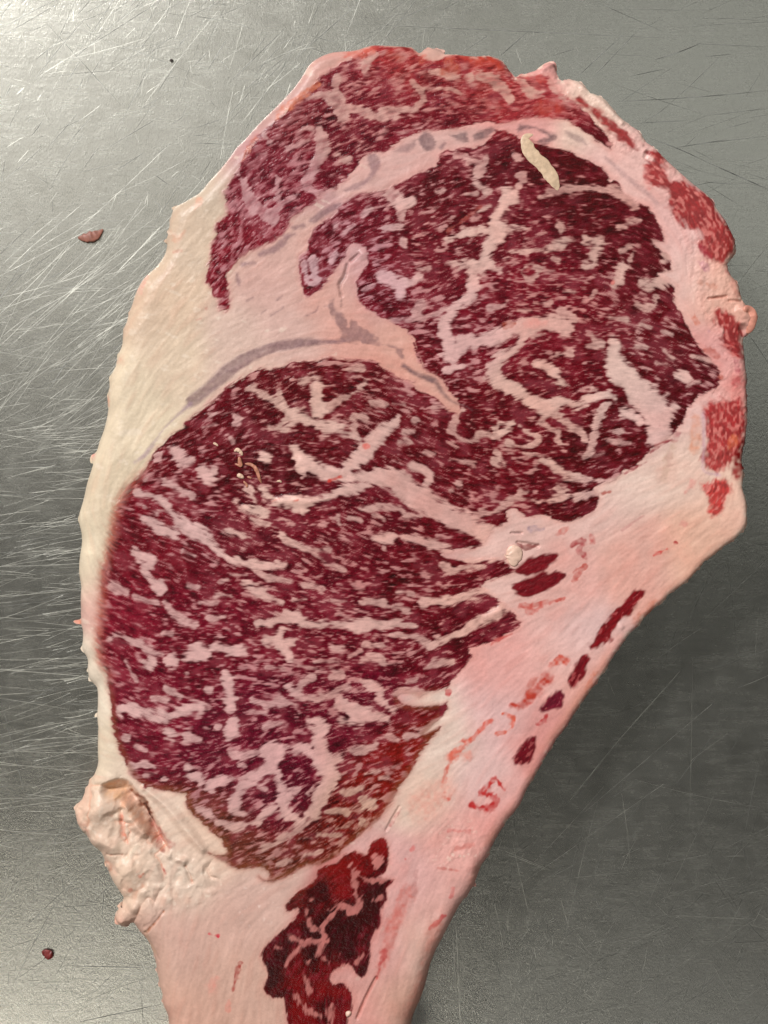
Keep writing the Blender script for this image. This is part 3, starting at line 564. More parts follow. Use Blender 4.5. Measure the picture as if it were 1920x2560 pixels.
# ------------------------------------------------------------------ colours (what the tissue itself has)
FATC = [(330, 1300, (214, 196, 166)), (250, 1400, (222, 206, 176)), (320, 1000, (220, 202, 172)), (450, 900, (216, 194, 166)), (400, 750, (210, 184, 156)), (560, 480, (205, 185, 165)), (500, 600, (205, 182, 156)), (600, 850, (220, 190, 176)), (680, 700, (214, 172, 162)), (700, 820, (216, 178, 168)),
        (620, 400, (196, 150, 150)), (700, 280, (198, 158, 150)), (850, 200, (208, 160, 148)), (1000, 180, (205, 160, 145)), (1050, 400, (218, 175, 168)), (1200, 120, (226, 185, 170)), (1320, 200, (222, 160, 152)), (1130, 520, (214, 168, 162)), (1300, 800, (216, 164, 156)), (950, 700, (210, 165, 165)), (1000, 880, (218, 166, 152)), (860, 780, (218, 168, 156)),
        (1500, 230, (232, 200, 182)), (1600, 400, (230, 185, 175)), (1700, 560, (228, 180, 172)), (1700, 700, (230, 190, 180)), (1800, 720, (230, 180, 160)), (1520, 950, (218, 178, 172)), (1620, 1050, (218, 174, 170)), (1780, 900, (226, 165, 158)), (1700, 1150, (226, 188, 172)), (1720, 1000, (226, 180, 172)), (1860, 1000, (222, 150, 140)), (1860, 1250, (232, 185, 165)), (1600, 1400, (222, 166, 152)), (1740, 1380, (224, 172, 150)), (1480, 1250, (220, 176, 166)), (1550, 1200, (226, 190, 176)),
        (1400, 1450, (220, 165, 155)), (1400, 1650, (224, 168, 158)), (1280, 1680, (224, 160, 152)), (1250, 1800, (222, 176, 172)), (1450, 1620, (220, 180, 175)), (1500, 1700, (216, 145, 130)), (1350, 1850, (212, 140, 132)), (1200, 1950, (224, 180, 174)), (1100, 1850, (226, 195, 180)), (1060, 1970, (224, 192, 174)), (1150, 2100, (222, 160, 150)), (1250, 2050, (220, 150, 142)), (1100, 2300, (214, 158, 148)), (1000, 2200, (222, 172, 165)),
        (1080, 2380, (214, 176, 160)), (1000, 2500, (206, 162, 142)), (900, 2520, (216, 158, 148)), (950, 2400, (216, 160, 152)), (300, 2080, (232, 204, 182)), (220, 2050, (230, 198, 174)), (280, 2180, (226, 196, 172)), (450, 2200, (228, 202, 182)), (560, 2120, (228, 196, 174)), (350, 2400, (222, 186, 166)), (450, 2350, (224, 186, 170)), (600, 2300, (224, 186, 170)), (560, 2450, (222, 184, 166)), (650, 2230, (226, 192, 178)), (500, 2540, (222, 180, 160)),
        (1000, 1250, (210, 160, 155)), (1100, 1270, (210, 158, 152)), (800, 1180, (214, 165, 158)), (880, 1100, (206, 160, 154)), (640, 1250, (226, 180, 170)), (500, 1330, (214, 164, 158)), (700, 1150, (208, 160, 158)), (400, 1400, (200, 150, 155)), (900, 1580, (210, 162, 160)), (950, 1850, (206, 156, 152)), (700, 1950, (204, 154, 160)), (560, 1650, (204, 158, 162)), (900, 1950, (212, 164, 155)), (300, 1500, (208, 165, 150)),
        (250, 1700, (228, 212, 188)), (240, 1900, (222, 204, 176)), (350, 1950, (228, 202, 180)), (850, 2300, (196, 120, 115)), (1280, 1380, (220, 175, 165)), (600, 950, (222, 190, 176))]
def fat_shift(x, y):
    if y > 2200 and x < 720: return (-17, -20, -18)
    if y > 1980 and x < 720: return (-6, -6, -4)
    if x < 560 and y > 440: return (1, -1, 3)
    if x > 1000 and y > 900: return (0, 4, 5)
    if 560 <= x < 1100 and 300 < y < 1000: return (-8, -9, -9)
    return (-4, -5, -3)
FAT = srgb(interp([(x, y, tuple(a + b for a, b in zip(c, fat_shift(x, y)))) for x, y, c in FATC], 48).astype(np.float64))
LEANC = [(640, 450, (122, 30, 50)), (700, 260, (128, 44, 54)), (900, 260, (118, 26, 44)), (1000, 160, (168, 70, 66)), (1200, 170, (170, 68, 62)), (1350, 220, (172, 66, 70)), (1100, 270, (118, 20, 38)), (560, 640, (126, 22, 42)), (900, 430, (108, 18, 38)), (1150, 460, (102, 14, 30)), (1400, 420, (96, 8, 22)),
         (1300, 560, (104, 18, 34)), (1600, 620, (98, 12, 26)), (1000, 700, (112, 18, 38)), (1300, 750, (120, 20, 40)), (1650, 880, (100, 12, 26)), (1740, 980, (88, 8, 20)), (1450, 900, (112, 18, 34)), (1300, 1100, (108, 16, 30)), (1550, 1150, (100, 10, 24)), (1000, 1000, (106, 16, 30)), (800, 1000, (104, 16, 28)), (650, 1130, (92, 14, 26)),
         (500, 1100, (108, 18, 32)), (350, 1350, (118, 18, 38)), (600, 1350, (106, 20, 38)), (900, 1350, (108, 18, 36)), (1080, 1450, (104, 12, 28)), (300, 1550, (130, 24, 50)), (500, 1600, (114, 16, 42)), (850, 1550, (112, 16, 40)), (1150, 1600, (108, 12, 34)), (350, 1750, (120, 18, 48)), (600, 1850, (106, 14, 46)), (850, 1800, (108, 14, 44)),
         (700, 2000, (104, 16, 46)), (980, 1960, (132, 30, 16)), (930, 2060, (128, 36, 18)), (820, 2140, (118, 46, 26)), (700, 2180, (112, 62, 38)), (560, 2100, (116, 70, 46)), (900, 2180, (130, 16, 14)), (850, 2280, (108, 6, 8)), (880, 2370, (66, 5, 10)), (960, 2230, (100, 12, 30)), (930, 2320, (92, 10, 30)), (720, 2360, (90, 12, 24)), (780, 2430, (122, 8, 10)), (760, 2520, (104, 8, 16)), (860, 2520, (104, 14, 34))]
LEAN = srgb(interp([(x, y, c) for x, y, c in LEANC], 60).astype(np.float64))
FATIN = [(640, 450, (204, 152, 156)), (700, 250, (200, 150, 148)), (900, 250, (212, 162, 154)), (1100, 200, (214, 160, 148)), (1050, 400, (216, 170, 166)), (1150, 600, (216, 172, 164)), (900, 700, (208, 164, 170)), (1150, 800, (214, 166, 164)), (1400, 800, (216, 162, 154)), (1500, 450, (214, 160, 152)), (1550, 950, (220, 182, 174)),
         (1620, 1060, (216, 172, 168)), (1350, 1000, (216, 170, 160)), (1450, 650, (208, 164, 156)), (800, 1000, (214, 170, 160)), (900, 1150, (208, 164, 158)), (1050, 1250, (208, 158, 152)), (500, 1150, (210, 162, 160)), (350, 1400, (210, 162, 160)), (450, 1330, (212, 168, 166)), (650, 1260, (226, 182, 172)), (700, 1500, (212, 164, 158)),
         (500, 1650, (212, 164, 162)), (350, 1780, (214, 168, 166)), (600, 1780, (210, 160, 160)), (900, 1550, (212, 164, 158)), (900, 1780, (210, 160, 156)), (700, 1950, (208, 158, 158)), (950, 1880, (208, 160, 154)), (900, 2050, (206, 160, 142)), (700, 2150, (202, 156, 146)), (1250, 1480, (216, 166, 156)), (850, 2300, (196, 122, 116)), (870, 2450, (206, 150, 142))]
FI = srgb(interp([(x, y, (c[0] - 9, c[1] - 6, c[2] - 8)) for x, y, c in FATIN], 70).astype(np.float64))
vt = fbm(GX, GY, 40, 83, 2)
FI = FI * (1 + .13 * vt + .05 * np.clip(fleck_f, -2, 2) + .14 * sstep(2, 14, vein_d) - .05)[..., None]
FI = lerp3(FI, FI * np.array([1.0, .90, .92]), .8 * sstep(6, -2, vein_d))
FI = FI * (1 - ((1 - vein) * sstep(0, 6, lean))[..., None] * np.array([.10, .24, .20]))
FI = lerp3(FI, srgb(np.array([186., 112, 106])), sstep(-3, 8, sd_dark))
FAT = lerp3(FAT, FI, sstep(-8, 12, lean))
# brown dried rim near the lower edge of the loin muscle
C = FAT.copy()
streak = lic(vnoise(GX, GY, 6, 36), 14)
streak2 = norm(lic(vnoise(GX, GY, 11, 38), 26, 2.0))
fatv = 1 + .06 * soft + .04 * fbm(GX, GY, 8, 33, 2) + .05 * streak / streak.std() * .5 + .07 * fbm(GX, GY, 55, 37, 2)
C *= fatv[..., None]
sw = sstep(0, -20, lean)
C = lerp3(C, C * np.array([.97, .84, .82]), .38 * sw * sstep(.3, 2.2, streak2))
C = lerp3(C, np.minimum(C * 1.14 + .03, .85), .38 * sw * sstep(.5, 2.4, -streak2))
C = lerp3(C, C * np.array([1.03, .90, .88]), .5 * sstep(-.1, .5, fbm(GX, GY, 70, 34, 3)) * sstep(600, 900, GX))
LE = LEAN * (1 + .20 * np.clip(fleck_f, -2, 2) + .12 * np.clip(fleck_m, -2, 2) + .08 * clump + .05 * grain)[..., None] * np.array([1.0, .72, .76])
patch = norm(lic(vnoise(GX + 40, GY, 24, 81), 8, 2.0) + .7 * fbm(GX, GY, 34, 82, 2) / 3)
LE = lerp3(LE, srgb(np.array([146., 66, 76])), .44 * sstep(-.2, 1.9, patch + .35 * fleck_m) * sstep(1.7, .9, den))
LE = lerp3(LE, LE * .62, .55 * sstep(.1, 1.6, -patch - .3 * fleck_f))
LE = lerp3(LE, srgb(np.array([150., 62, 78])), .24 * sstep(.2, 2.4, fleck_f + .8 * fleck_m + .5 * clump))
dm = sstep(-2, 6, sd_dark)
dn = fbm(GX, GY, 62, 95, 3)
LE = lerp3(LE, srgb(np.array([46., 3, 8])), .75 * dm * sstep(-.1, .45, dn))
LE = lerp3(LE, srgb(np.array([142., 18, 16])), .6 * dm * sstep(0, .5, -dn))
LE = LE * (.92 - .12 * sstep(.9, 1.3, den))[..., None] * np.array([1.0, .8, .85])
C = lerp3(C, LE, np.clip(lean_amt, 0, 1))
# reddened halo where lean meets fat
halo = np.exp(-(np.abs(lean) / 9.0) ** 2) * (1 - np.clip(lean_amt, 0, 1)) * (lean > -22)
C = lerp3(C, C * np.array([1.0, .86, .84]), .6 * halo)
# orange fringe, left edge
fr = fringe * np.exp(-((sdf_poly(LOWER, 60) - 2) / 15.0) ** 2)
C = lerp3(C, srgb(np.array([178., 92, 66])), np.clip(.62 * fr * (.75 + .5 * fleck_f * .5), 0, 1))
# brown rim at the lower left of the loin
br = np.exp(-((sdf_poly(LOWER, 60) - 5) / 8.0) ** 2) * sstep(1640, 1800, GY) * (GX < 1100)
C = lerp3(C, srgb(np.array([128., 70, 40])), np.clip(.5 * br * (.8 + .4 * soft), 0, 1))

def part_for(mask, name, label=None, minpx=14):
    global region
    if mask.sum() >= minpx:
        region[mask] = newpart(name, label)

# veins as parts of their own
for k in range(1, nv + 1):
    m = (vein_id == k) & (lean > -1) & (vein_d > 1.0)
    lab = None
    part_for(m, 'fat_vein', lab, 22)

# lean pieces out in the fat
spongy = np.clip(.5 + .30 * norm(lic(vnoise(GX, GY, 5, 201), 4) * 2.2 + .8 * fbm(GX, GY, 26, 202, 3)), 0, 1)
for i, (nm, lab, poly, col) in enumerate(BITS):
    pts = P(poly)
    sd = sdf_poly(pts, 40) + (3.2 if 'bone' in nm or 'strip' in nm else 2.4) * (.8 * fleck_m + soft * 2)
    bone = nm == 'chine_bone' or nm == 'lean_strip'
    sd = sd + (5 * soft + 3 * vnoise(GX, GY, 9, 210 + i) if bone else 0)
    a = sstep(-8, 9, sd) * .94 if bone else sstep(-4.5, 4.5, sd)
    c = srgb(np.array(col, dtype=float)) * (1 + .15 * np.clip(fleck_f, -2, 2))[..., None]
    if nm == 'chine_bone':
        c = lerp3(c, srgb(np.array([218., 126, 118])), .72 * sstep(.45, 1.0, spongy))
        c = lerp3(c, srgb(np.array([122., 10, 16])), .75 * sstep(.55, .1, spongy) * sstep(-.2, .3, -soft))
    elif nm == 'marrow_spot':
        c = lerp3(c, srgb(np.array([190., 90, 90])), .5 * sstep(.75, 1, spongy))
    C = C * (1 - a[..., None]) + c * a[..., None]
    part_for(sd > 0, nm, lab)
    lean_amt = np.maximum(lean_amt, .6 * a)

# grey gristle
GRY = srgb(np.array([116., 84, 90]))
grain_g = .92 + .22 * fbm(GX, GY, 6, 301, 2) + .06 * grain
grain_g2 = fbm(GX, GY, 9, 302, 2)
def grey_paint(sd, sl, strength, col=GRY, dark=1.0):
    a = sstep(-3, 7, sd) * strength * .95 * (.86 + .2 * grain_g2[sl])
    c = (col * dark) * grain_g[sl][..., None]
    C[sl] = C[sl] * (1 - a[..., None]) + c * a[..., None]
full = (slice(0, NY), slice(0, NX))
for i, q in enumerate(GREY_POLY):
    sd = sdf_poly(P(q), 30) + 2.5 * soft + 1.0 * fleck_f
    dk = {3: .62, 4: .55, 5: .62, 1: .85, 7: 1.35, 8: 1.3, 9: .95}.get(i, 1.0)
    st = {6: .55, 7: .75, 9: .72, 0: .6}.get(i, .85)
    if i == 9: sd = sd + 5 * vnoise(GX, GY, 9, 333)
    grey_paint(sd, full, st, dark=dk)
    part_for(sd > 0, 'gristle')
for i, q in enumerate(GREY_LINE):
    s, d = sdf_line(P(q))
    d = d + 2.0 * soft[s] + .8 * fleck_f[s]
    st = .8; dk = 1.0; colg = GRY
    if i == 0: dk = 1.12; st = .85
    if 1 <= i <= 5: dk = 1.35; st = .75
    if i in (11, 12): dk = .5
    if i in (13, 14): dk = .75
    if i == 15: colg = srgb(np.array([168., 138, 150])); st = .75
    if i == 16: colg = srgb(np.array([186., 146, 144])); st = .7
    if i == 17: colg = srgb(np.array([206., 165, 176])); st = .8
    grey_paint(d, s, st, colg, dk)
    m = np.zeros((NY, NX), bool); m[s] = d > 0
    part_for(m, 'grey_band' if i == 0 else 'gristle', 'broad grey band of gristle curving over the largest muscle' if i == 0 else None)
# stains and groove strokes
for q, col, st in STAINS_AND_SLOTS:
    s, d = sdf_line(P(q), 30)
    w = max(p[2] for p in P(q))
    so = max(2.5, .30 * w)
    d = d + (soft[s] * 7 + fleck_m[s] * 1.6 + 2.6 * vnoise(GX[s], GY[s], 6, 402)) * min(1, w / 11)
    a = sstep(-so, so * .8, d) * st * (.82 + .45 * vnoise(GX[s], GY[s], 8, 401))
    a = np.clip(a, 0, 1)
    C[s] = C[s] * (1 - a[..., None]) + srgb(np.array(col, dtype=float)) * a[..., None]
# whitish frayed membrane on the right rim
fray = np.exp(-(np.clip(D_out, 0, None) / 9.0) ** 2) * sstep(1100, 1250, GX) * sstep(.0, .7, vnoise(GX, GY, 11, 520) + .5 * vnoise(GX, GY, 5, 521))
C = lerp3(C, srgb(np.array([240., 216, 198])), .8 * fray)
tanr = np.exp(-((D_out - 14) / 14.0) ** 2) * sstep(1050, 1200, GX) * sstep(1350, 1500, GY) * sstep(-.6, .5, fbm(GX, GY, 50, 522, 2))
C = lerp3(C, srgb(np.array([204., 136, 116])), .5 * tanr)
# ragged white flakes in the torn fat
fk = sstep(.25, .6, fbm(GX, GY, 14, 501, 3)) * (region == r_lump)
C = lerp3(C, srgb(np.array([238., 216, 198])), .6 * fk)
lumpn = np.abs(fbm(GX + 9 * soft, GY + 9 * fbm(GX, GY, 30, 510, 2), 62, 511, 3))
lw = (region == r_lump).astype(np.float32)
C = lerp3(C, srgb(np.array([216., 150, 122])), .60 * sstep(.10, .0, lumpn) * lw * sstep(-.5, .3, fbm(GX, GY, 60, 512, 2)))
C = lerp3(C, srgb(np.array([226., 176, 154])), .5 * sstep(.0, .5, fbm(GX, GY, 90, 502, 3)) * lw)
fk2 = sstep(.3, .6, fbm(GX, GY, 10, 503, 3)) * np.exp(-(((GX - 1140) / 70) ** 2 + ((GY - 2115) / 60) ** 2))
C = lerp3(C, srgb(np.array([238., 205, 190])), .8 * fk2)
C = lerp3(C, srgb(np.array([240., 215, 205])), .55 * sstep(.35, .7, fbm(GX, GY, 12, 504, 3)) * np.exp(-(((GX - 640) / 60) ** 2 + ((GY - 2260) / 60) ** 2)))
C = lerp3(C, srgb(np.array([238., 220, 202])), .35 * sstep(.38, .6, fbm(GX * .6 + GY * .5, GY * 1.2 - GX * .5, 22, 505, 3)) * (region == 0) * sstep(1100, 700, GX) )
C = np.clip(C, .002, .85).astype(np.float32)

# ------------------------------------------------------------------ height of the cut face (metres)
rim = np.where(GX < 700, 46.0, 26.0).astype(np.float32)
rim = interp([(200, 1300, 60), (300, 900, 60), (500, 450, 46), (250, 1900, 50), (300, 2200, 60), (400, 2500, 60), (1000, 120, 26), (1500, 300, 26), (1850, 900, 26), (1800, 1350, 18), (1600, 1550, 18), (1400, 1900, 22), (1200, 2300, 40), (1050, 2550, 60)], 160)[..., 0]
def blur(a, r, times=2):
    for _ in range(times):
        for ax in (0, 1):
            c = np.cumsum(np.concatenate([np.repeat(np.take(a, [0], ax), r + 1, ax), a, np.repeat(np.take(a, [-1], ax), r, ax)], ax), axis=ax, dtype=np.float64)
            n = a.shape[ax]
            a = ((np.take(c, np.arange(2 * r + 1, 2 * r + 1 + n), ax) - np.take(c, np.arange(0, n), ax)) / (2 * r + 1)).astype(np.float32)
    return a
Dsoft = np.minimum(blur(D_out, 7), D_out + 14)
dd = np.clip(Dsoft, 0, None)
tt = np.clip(1 - dd / rim, 0, 1)
H = TOP - rim * PX * (1 - np.sqrt(np.clip(1 - tt ** 2.2, 0, 1))) * .95
mm = .001
H += mm * (.22 * fbm(GX, GY, 120, 601, 2) + .12 * fbm(GX, GY, 36, 602, 3))
fa = 1 - np.clip(lean_amt, 0, 1)
H += mm * (.075 * fa * in_lean + .035 * fleck_f * .5 * np.clip(lean_amt, 0, 1))
H += mm * .02 * fbm(GX, GY, 7, 603, 2)
H += mm * (.02 * streak2 + .06 * streak) * (1 - in_lean)
H += mm * .05 * fbm(GX, GY, 14, 612, 2) * (1 - in_lean)
lumpw = sstep(-30, 20, sdf_poly(P("N -100,0 300,-50 430,40 620,280 800,470 1000,520 1050,780 700,860 300,1050 -100,500"), 40))
H += mm * lumpw * (2.6 * np.minimum(lumpn, .35) - .5 + .12 * fbm(GX, GY, 16, 606, 2))
H += mm * .25 * fbm(GX, GY, 12, 607, 3) * np.exp(-(((GX - 1140) / 80) ** 2 + ((GY - 2115) / 70) ** 2))
H += mm * .28 * fbm(GX, GY, 14, 608, 3) * np.isin(region, [r_rim])
H += mm * .16 * fbm(GX, GY, 9, 609, 2) * (spongy) * (lean_amt > .5) * (~in_lean)
for q, dep in GROOVES:
    s, d = sdf_line(P(q), 20)
    w = max(p[2] for p in P(q))
    H[s] -= mm * dep * sstep(-.25 * w - 3, w * .45, d + 3 * soft[s] * min(1, w / 12))
for q, dep in RIDGES:
    s, d = sdf_line(P(q), 20)
    w = max(p[2] for p in P(q))
    H[s] += mm * dep * sstep(-6, w * .5, d)
# long soft cutting marks of the saw across fat and bone
saw = vnoise(GX * .35 + GY * .2, (GY + .22 * GX), 5.0, 610)
H += mm * .02 * saw * sstep(1000, 1500, GX) * (~in_lean)

# ------------------------------------------------------------------ vertex positions, snapped to the outline
gyv, gxv = np.gradient(D_out, STEP)
gl = np.maximum(np.hypot(gxv, gyv), 1e-3)
VX = GX.astype(np.float64).copy(); VY = GY.astype(np.float64).copy()
keep = D_out > -2.6
snap = keep & (D_out < .4)
VX[snap] -= (D_out * gxv / gl ** 1)[snap]
VY[snap] -= (D_out * gyv / gl ** 1)[snap]
kz = (TOP + CAMD - H) / CAMD
PXW = (VX - 960) * PX
PYW = (1280 - VY) * PX
# normals of the height field
hy, hx = np.gradient(H, STEP * PX)
NRM = np.stack([-hx, hy, np.ones_like(H)], -1)
NRM /= np.linalg.norm(NRM, axis=-1, keepdims=True)
NRM = NRM.astype(np.float32)

# ------------------------------------------------------------------ materials
def nodes_of(m):
    m.use_nodes = True
    nt = m.node_tree
    b = next(n for n in nt.nodes if n.type == 'BSDF_PRINCIPLED')
    return nt, b, nt.nodes.new, nt.links.new

def tissue_material():
    m = bpy.data.materials.new('raw_tissue')
    nt, b, N, L = nodes_of(m)
    at = N('ShaderNodeAttribute'); at.attribute_name = 'tissue'
    fat = N('ShaderNodeAttribute'); fat.attribute_name = 'fatness'
    tc = N('ShaderNodeTexCoord')
    n1 = N('ShaderNodeTexNoise'); n1.inputs['Scale'].default_value = 1400; n1.inputs['Detail'].default_value = 3
    L(tc.outputs['Object'], n1.inputs['Vector'])
    mr = N('ShaderNodeMapRange'); mr.inputs[1].default_value = .25; mr.inputs[2].default_value = .75; mr.inputs[3].default_value = .95; mr.inputs[4].default_value = 1.05
    L(n1.outputs['Fac'], mr.inputs[0])
    mx = N('ShaderNodeVectorMath'); mx.operation = 'SCALE'
    L(at.outputs['Color'], mx.inputs[0]); L(mr.outputs[0], mx.inputs['Scale'])
    L(mx.outputs[0], b.inputs['Base Color'])
    r = N('ShaderNodeMapRange'); r.inputs[3].default_value = .28; r.inputs[4].default_value = .42
    L(fat.outputs['Fac'], r.inputs[0])
    n2 = N('ShaderNodeTexNoise'); n2.inputs['Scale'].default_value = 260; n2.inputs['Detail'].default_value = 4
    L(tc.outputs['Object'], n2.inputs['Vector'])
    add = N('ShaderNodeMath'); add.operation = 'MULTIPLY_ADD'; add.inputs[1].default_value = .22
    L(n2.outputs['Fac'], add.inputs[0])
    sub = N('ShaderNodeMath'); sub.operation = 'SUBTRACT'; sub.inputs[1].default_value = .11
    L(r.outputs[0], sub.inputs[0]); L(sub.outputs[0], add.inputs[2])
    L(add.outputs[0], b.inputs['Roughness'])
    bp = N('ShaderNodeBump'); bp.inputs['Strength'].default_value = .5; bp.inputs['Distance'].default_value = .00022
    n3 = N('ShaderNodeTexNoise'); n3.inputs['Scale'].default_value = 900; n3.inputs['Detail'].default_value = 3; n3.inputs['Roughness'].default_value = .6
    L(tc.outputs['Object'], n3.inputs['Vector'])
    L(n3.outputs['Fac'], bp.inputs['Height'])
    bs = N('ShaderNodeMapRange'); bs.inputs[3].default_value = 1.0; bs.inputs[4].default_value = .42
    L(fat.outputs['Fac'], bs.inputs[0]); L(bs.outputs[0], bp.inputs['Strength'])
    L(bp.outputs[0], b.inputs['Normal'])
    sp = N('ShaderNodeMapRange'); sp.inputs[3].default_value = .12; sp.inputs[4].default_value = .30
    L(fat.outputs['Fac'], sp.inputs[0]); L(sp.outputs[0], b.inputs['Specular IOR Level'])
    cw = N('ShaderNodeMapRange'); cw.inputs[3].default_value = .10; cw.inputs[4].default_value = .03
    L(fat.outputs['Fac'], cw.inputs[0]); L(cw.outputs[0], b.inputs['Coat Weight'])
    b.inputs['Coat Roughness'].default_value = .17
    L(bp.outputs[0], b.inputs['Coat Normal'])
    return m

def lump_material(name, rgb, rough=.45, var=.25):
    m = bpy.data.materials.new(name)
    nt, b, N, L = nodes_of(m)
    tc = N('ShaderNodeTexCoord')
    n1 = N('ShaderNodeTexNoise'); n1.inputs['Scale'].default_value = 700; n1.inputs['Detail'].default_value = 4
    L(tc.outputs['Object'], n1.inputs['Vector'])
    cr = N('ShaderNodeValToRGB')
    c = srgb(np.array(rgb, dtype=float))
    cr.color_ramp.elements[0].position = .35; cr.color_ramp.elements[1].position = .65
    cr.color_ramp.elements[0].color = tuple(c * (1 - var)) + (1,)
    cr.color_ramp.elements[1].color = tuple(np.clip(c * (1 + var), 0, .85)) + (1,)
    L(n1.outputs['Fac'], cr.inputs[0]); L(cr.outputs[0], b.inputs['Base Color'])
    b.inputs['Roughness'].default_value = rough
    bp = N('ShaderNodeBump'); bp.inputs['Strength'].default_value = .6; bp.inputs['Distance'].default_value = .0003
    L(n1.outputs['Fac'], bp.inputs['Height']); L(bp.outputs[0], b.inputs['Normal'])
    return m

TISSUE = tissue_material()

steak = bpy.data.objects.new('beef_steak', None)
COL.objects.link(steak)
mark(steak, 'thick raw marbled beef rib steak with its rib bone lying on the scratched steel table', 'steak')

# ------------------------------------------------------------------ the cut face split into its parts
cell_ok = keep[:-1, :-1] & keep[1:, :-1] & keep[:-1, 1:] & keep[1:, 1:]
cell_part = region[:-1, :-1].copy()
vid = np.arange(NY * NX, dtype=np.int64).reshape(NY, NX)
flatX = PXW.ravel(); flatY = PYW.ravel(); flatH = H.ravel()
flatC = C.reshape(-1, 3); flatN = NRM.reshape(-1, 3); flatF = (1 - np.clip(lean_amt, 0, 1)).ravel()

# an island of fat cut off from the rest becomes a part of its own
from collections import deque
for k in (0, r_seam, r_rib, r_lump, r_tail, r_rim):
    m = (cell_part == k) & cell_ok
    idx = -np.ones(m.shape, dtype=np.int32)
    todo = m.copy()
    comps = []
    while todo.any():
        j0, i0 = np.unravel_index(np.argmax(todo), todo.shape)
        dq = deque([(int(j0), int(i0))]); todo[j0, i0] = False
        c_ = []
        while dq:
            j, i = dq.popleft(); c_.append((j, i))
            for a, b_ in ((j + 1, i), (j - 1, i), (j, i + 1), (j, i - 1)):
                if 0 <= a < m.shape[0] and 0 <= b_ < m.shape[1] and todo[a, b_]:
                    todo[a, b_] = False; dq.append((a, b_))
        comps.append(c_)
    comps.sort(key=len, reverse=True)
    for c_ in comps[1:]:
        a_ = np.array(c_)
        if len(c_) > 120:
            cell_part[a_[:, 0], a_[:, 1]] = newpart(parts[k][0])
        else:                       # a crumb of fat: joins whatever surrounds it
            lo = a_[:, 0].min() - 1; li = a_[a_[:, 0] == lo + 1][0, 1]
            nb = cell_part[max(lo, 0), li] if cell_ok[max(lo, 0), li] else cell_part[min(a_[:, 0].max() + 1, m.shape[0] - 1), a_[-1, 1]]
            cell_part[a_[:, 0], a_[:, 1]] = nb
cnt = np.bincount(cell_part[cell_ok], minlength=len(parts))
for k in np.nonzero((cnt > 0) & (cnt < 8))[0]:
    for j, i in zip(*np.nonzero((cell_part == k) & cell_ok)):
        cell_part[j, i] = cell_part[j, i - 1] if cnt[cell_part[j, i - 1]] >= 8 else 0
cj, ci = np.nonzero(cell_ok)
cp = cell_part[cj, ci]
order = np.argsort(cp, kind='stable')
cj, ci, cp = cj[order], ci[order], cp[order]
starts = np.searchsorted(cp, np.arange(len(parts) + 1))
for k, (nm, lab) in enumerate(parts):
    a, b_ = starts[k], starts[k + 1]
    if b_ - a < 8: 
        # too small to stand alone: give it to a neighbour on the next pass
        continue
    jj, ii = cj[a:b_], ci[a:b_]
    q = np.stack([vid[jj + 1, ii], vid[jj + 1, ii + 1], vid[jj, ii + 1], vid[jj, ii]], 1)
    u, inv = np.unique(q, return_inverse=True)
    inv = inv.reshape(-1)
    me = bpy.data.meshes.new(nm)
    me.vertices.add(len(u))
    co = np.stack([flatX[u], flatY[u], flatH[u]], 1).astype(np.float32)
    me.vertices.foreach_set('co', co.ravel())
    me.loops.add(len(inv))
    me.loops.foreach_set('vertex_index', inv.astype(np.int32))
    me.polygons.add(len(q))
    me.polygons.foreach_set('loop_start', (np.arange(len(q)) * 4).astype(np.int32))
    me.polygons.foreach_set('loop_total', np.full(len(q), 4, dtype=np.int32))
    me.update(calc_edges=True)
    me.polygons.foreach_set('use_smooth', np.ones(len(q), dtype=bool))
    ca = me.attributes.new('tissue', 'FLOAT_COLOR', 'POINT')
    ca.data.foreach_set('color', np.concatenate([flatC[u], np.ones((len(u), 1), np.float32)], 1).astype(np.float32).ravel())
    fa_ = me.attributes.new('fatness', 'FLOAT', 'POINT')
    fa_.data.foreach_set('value', flatF[u].astype(np.float32))
    me.normals_split_custom_set_from_vertices(flatN[u])
    me.materials.append(TISSUE)
    o = bpy.data.objects.new(nm, me)
    COL.objects.link(o)
    o.parent = steak
    if lab: o['label'] = lab

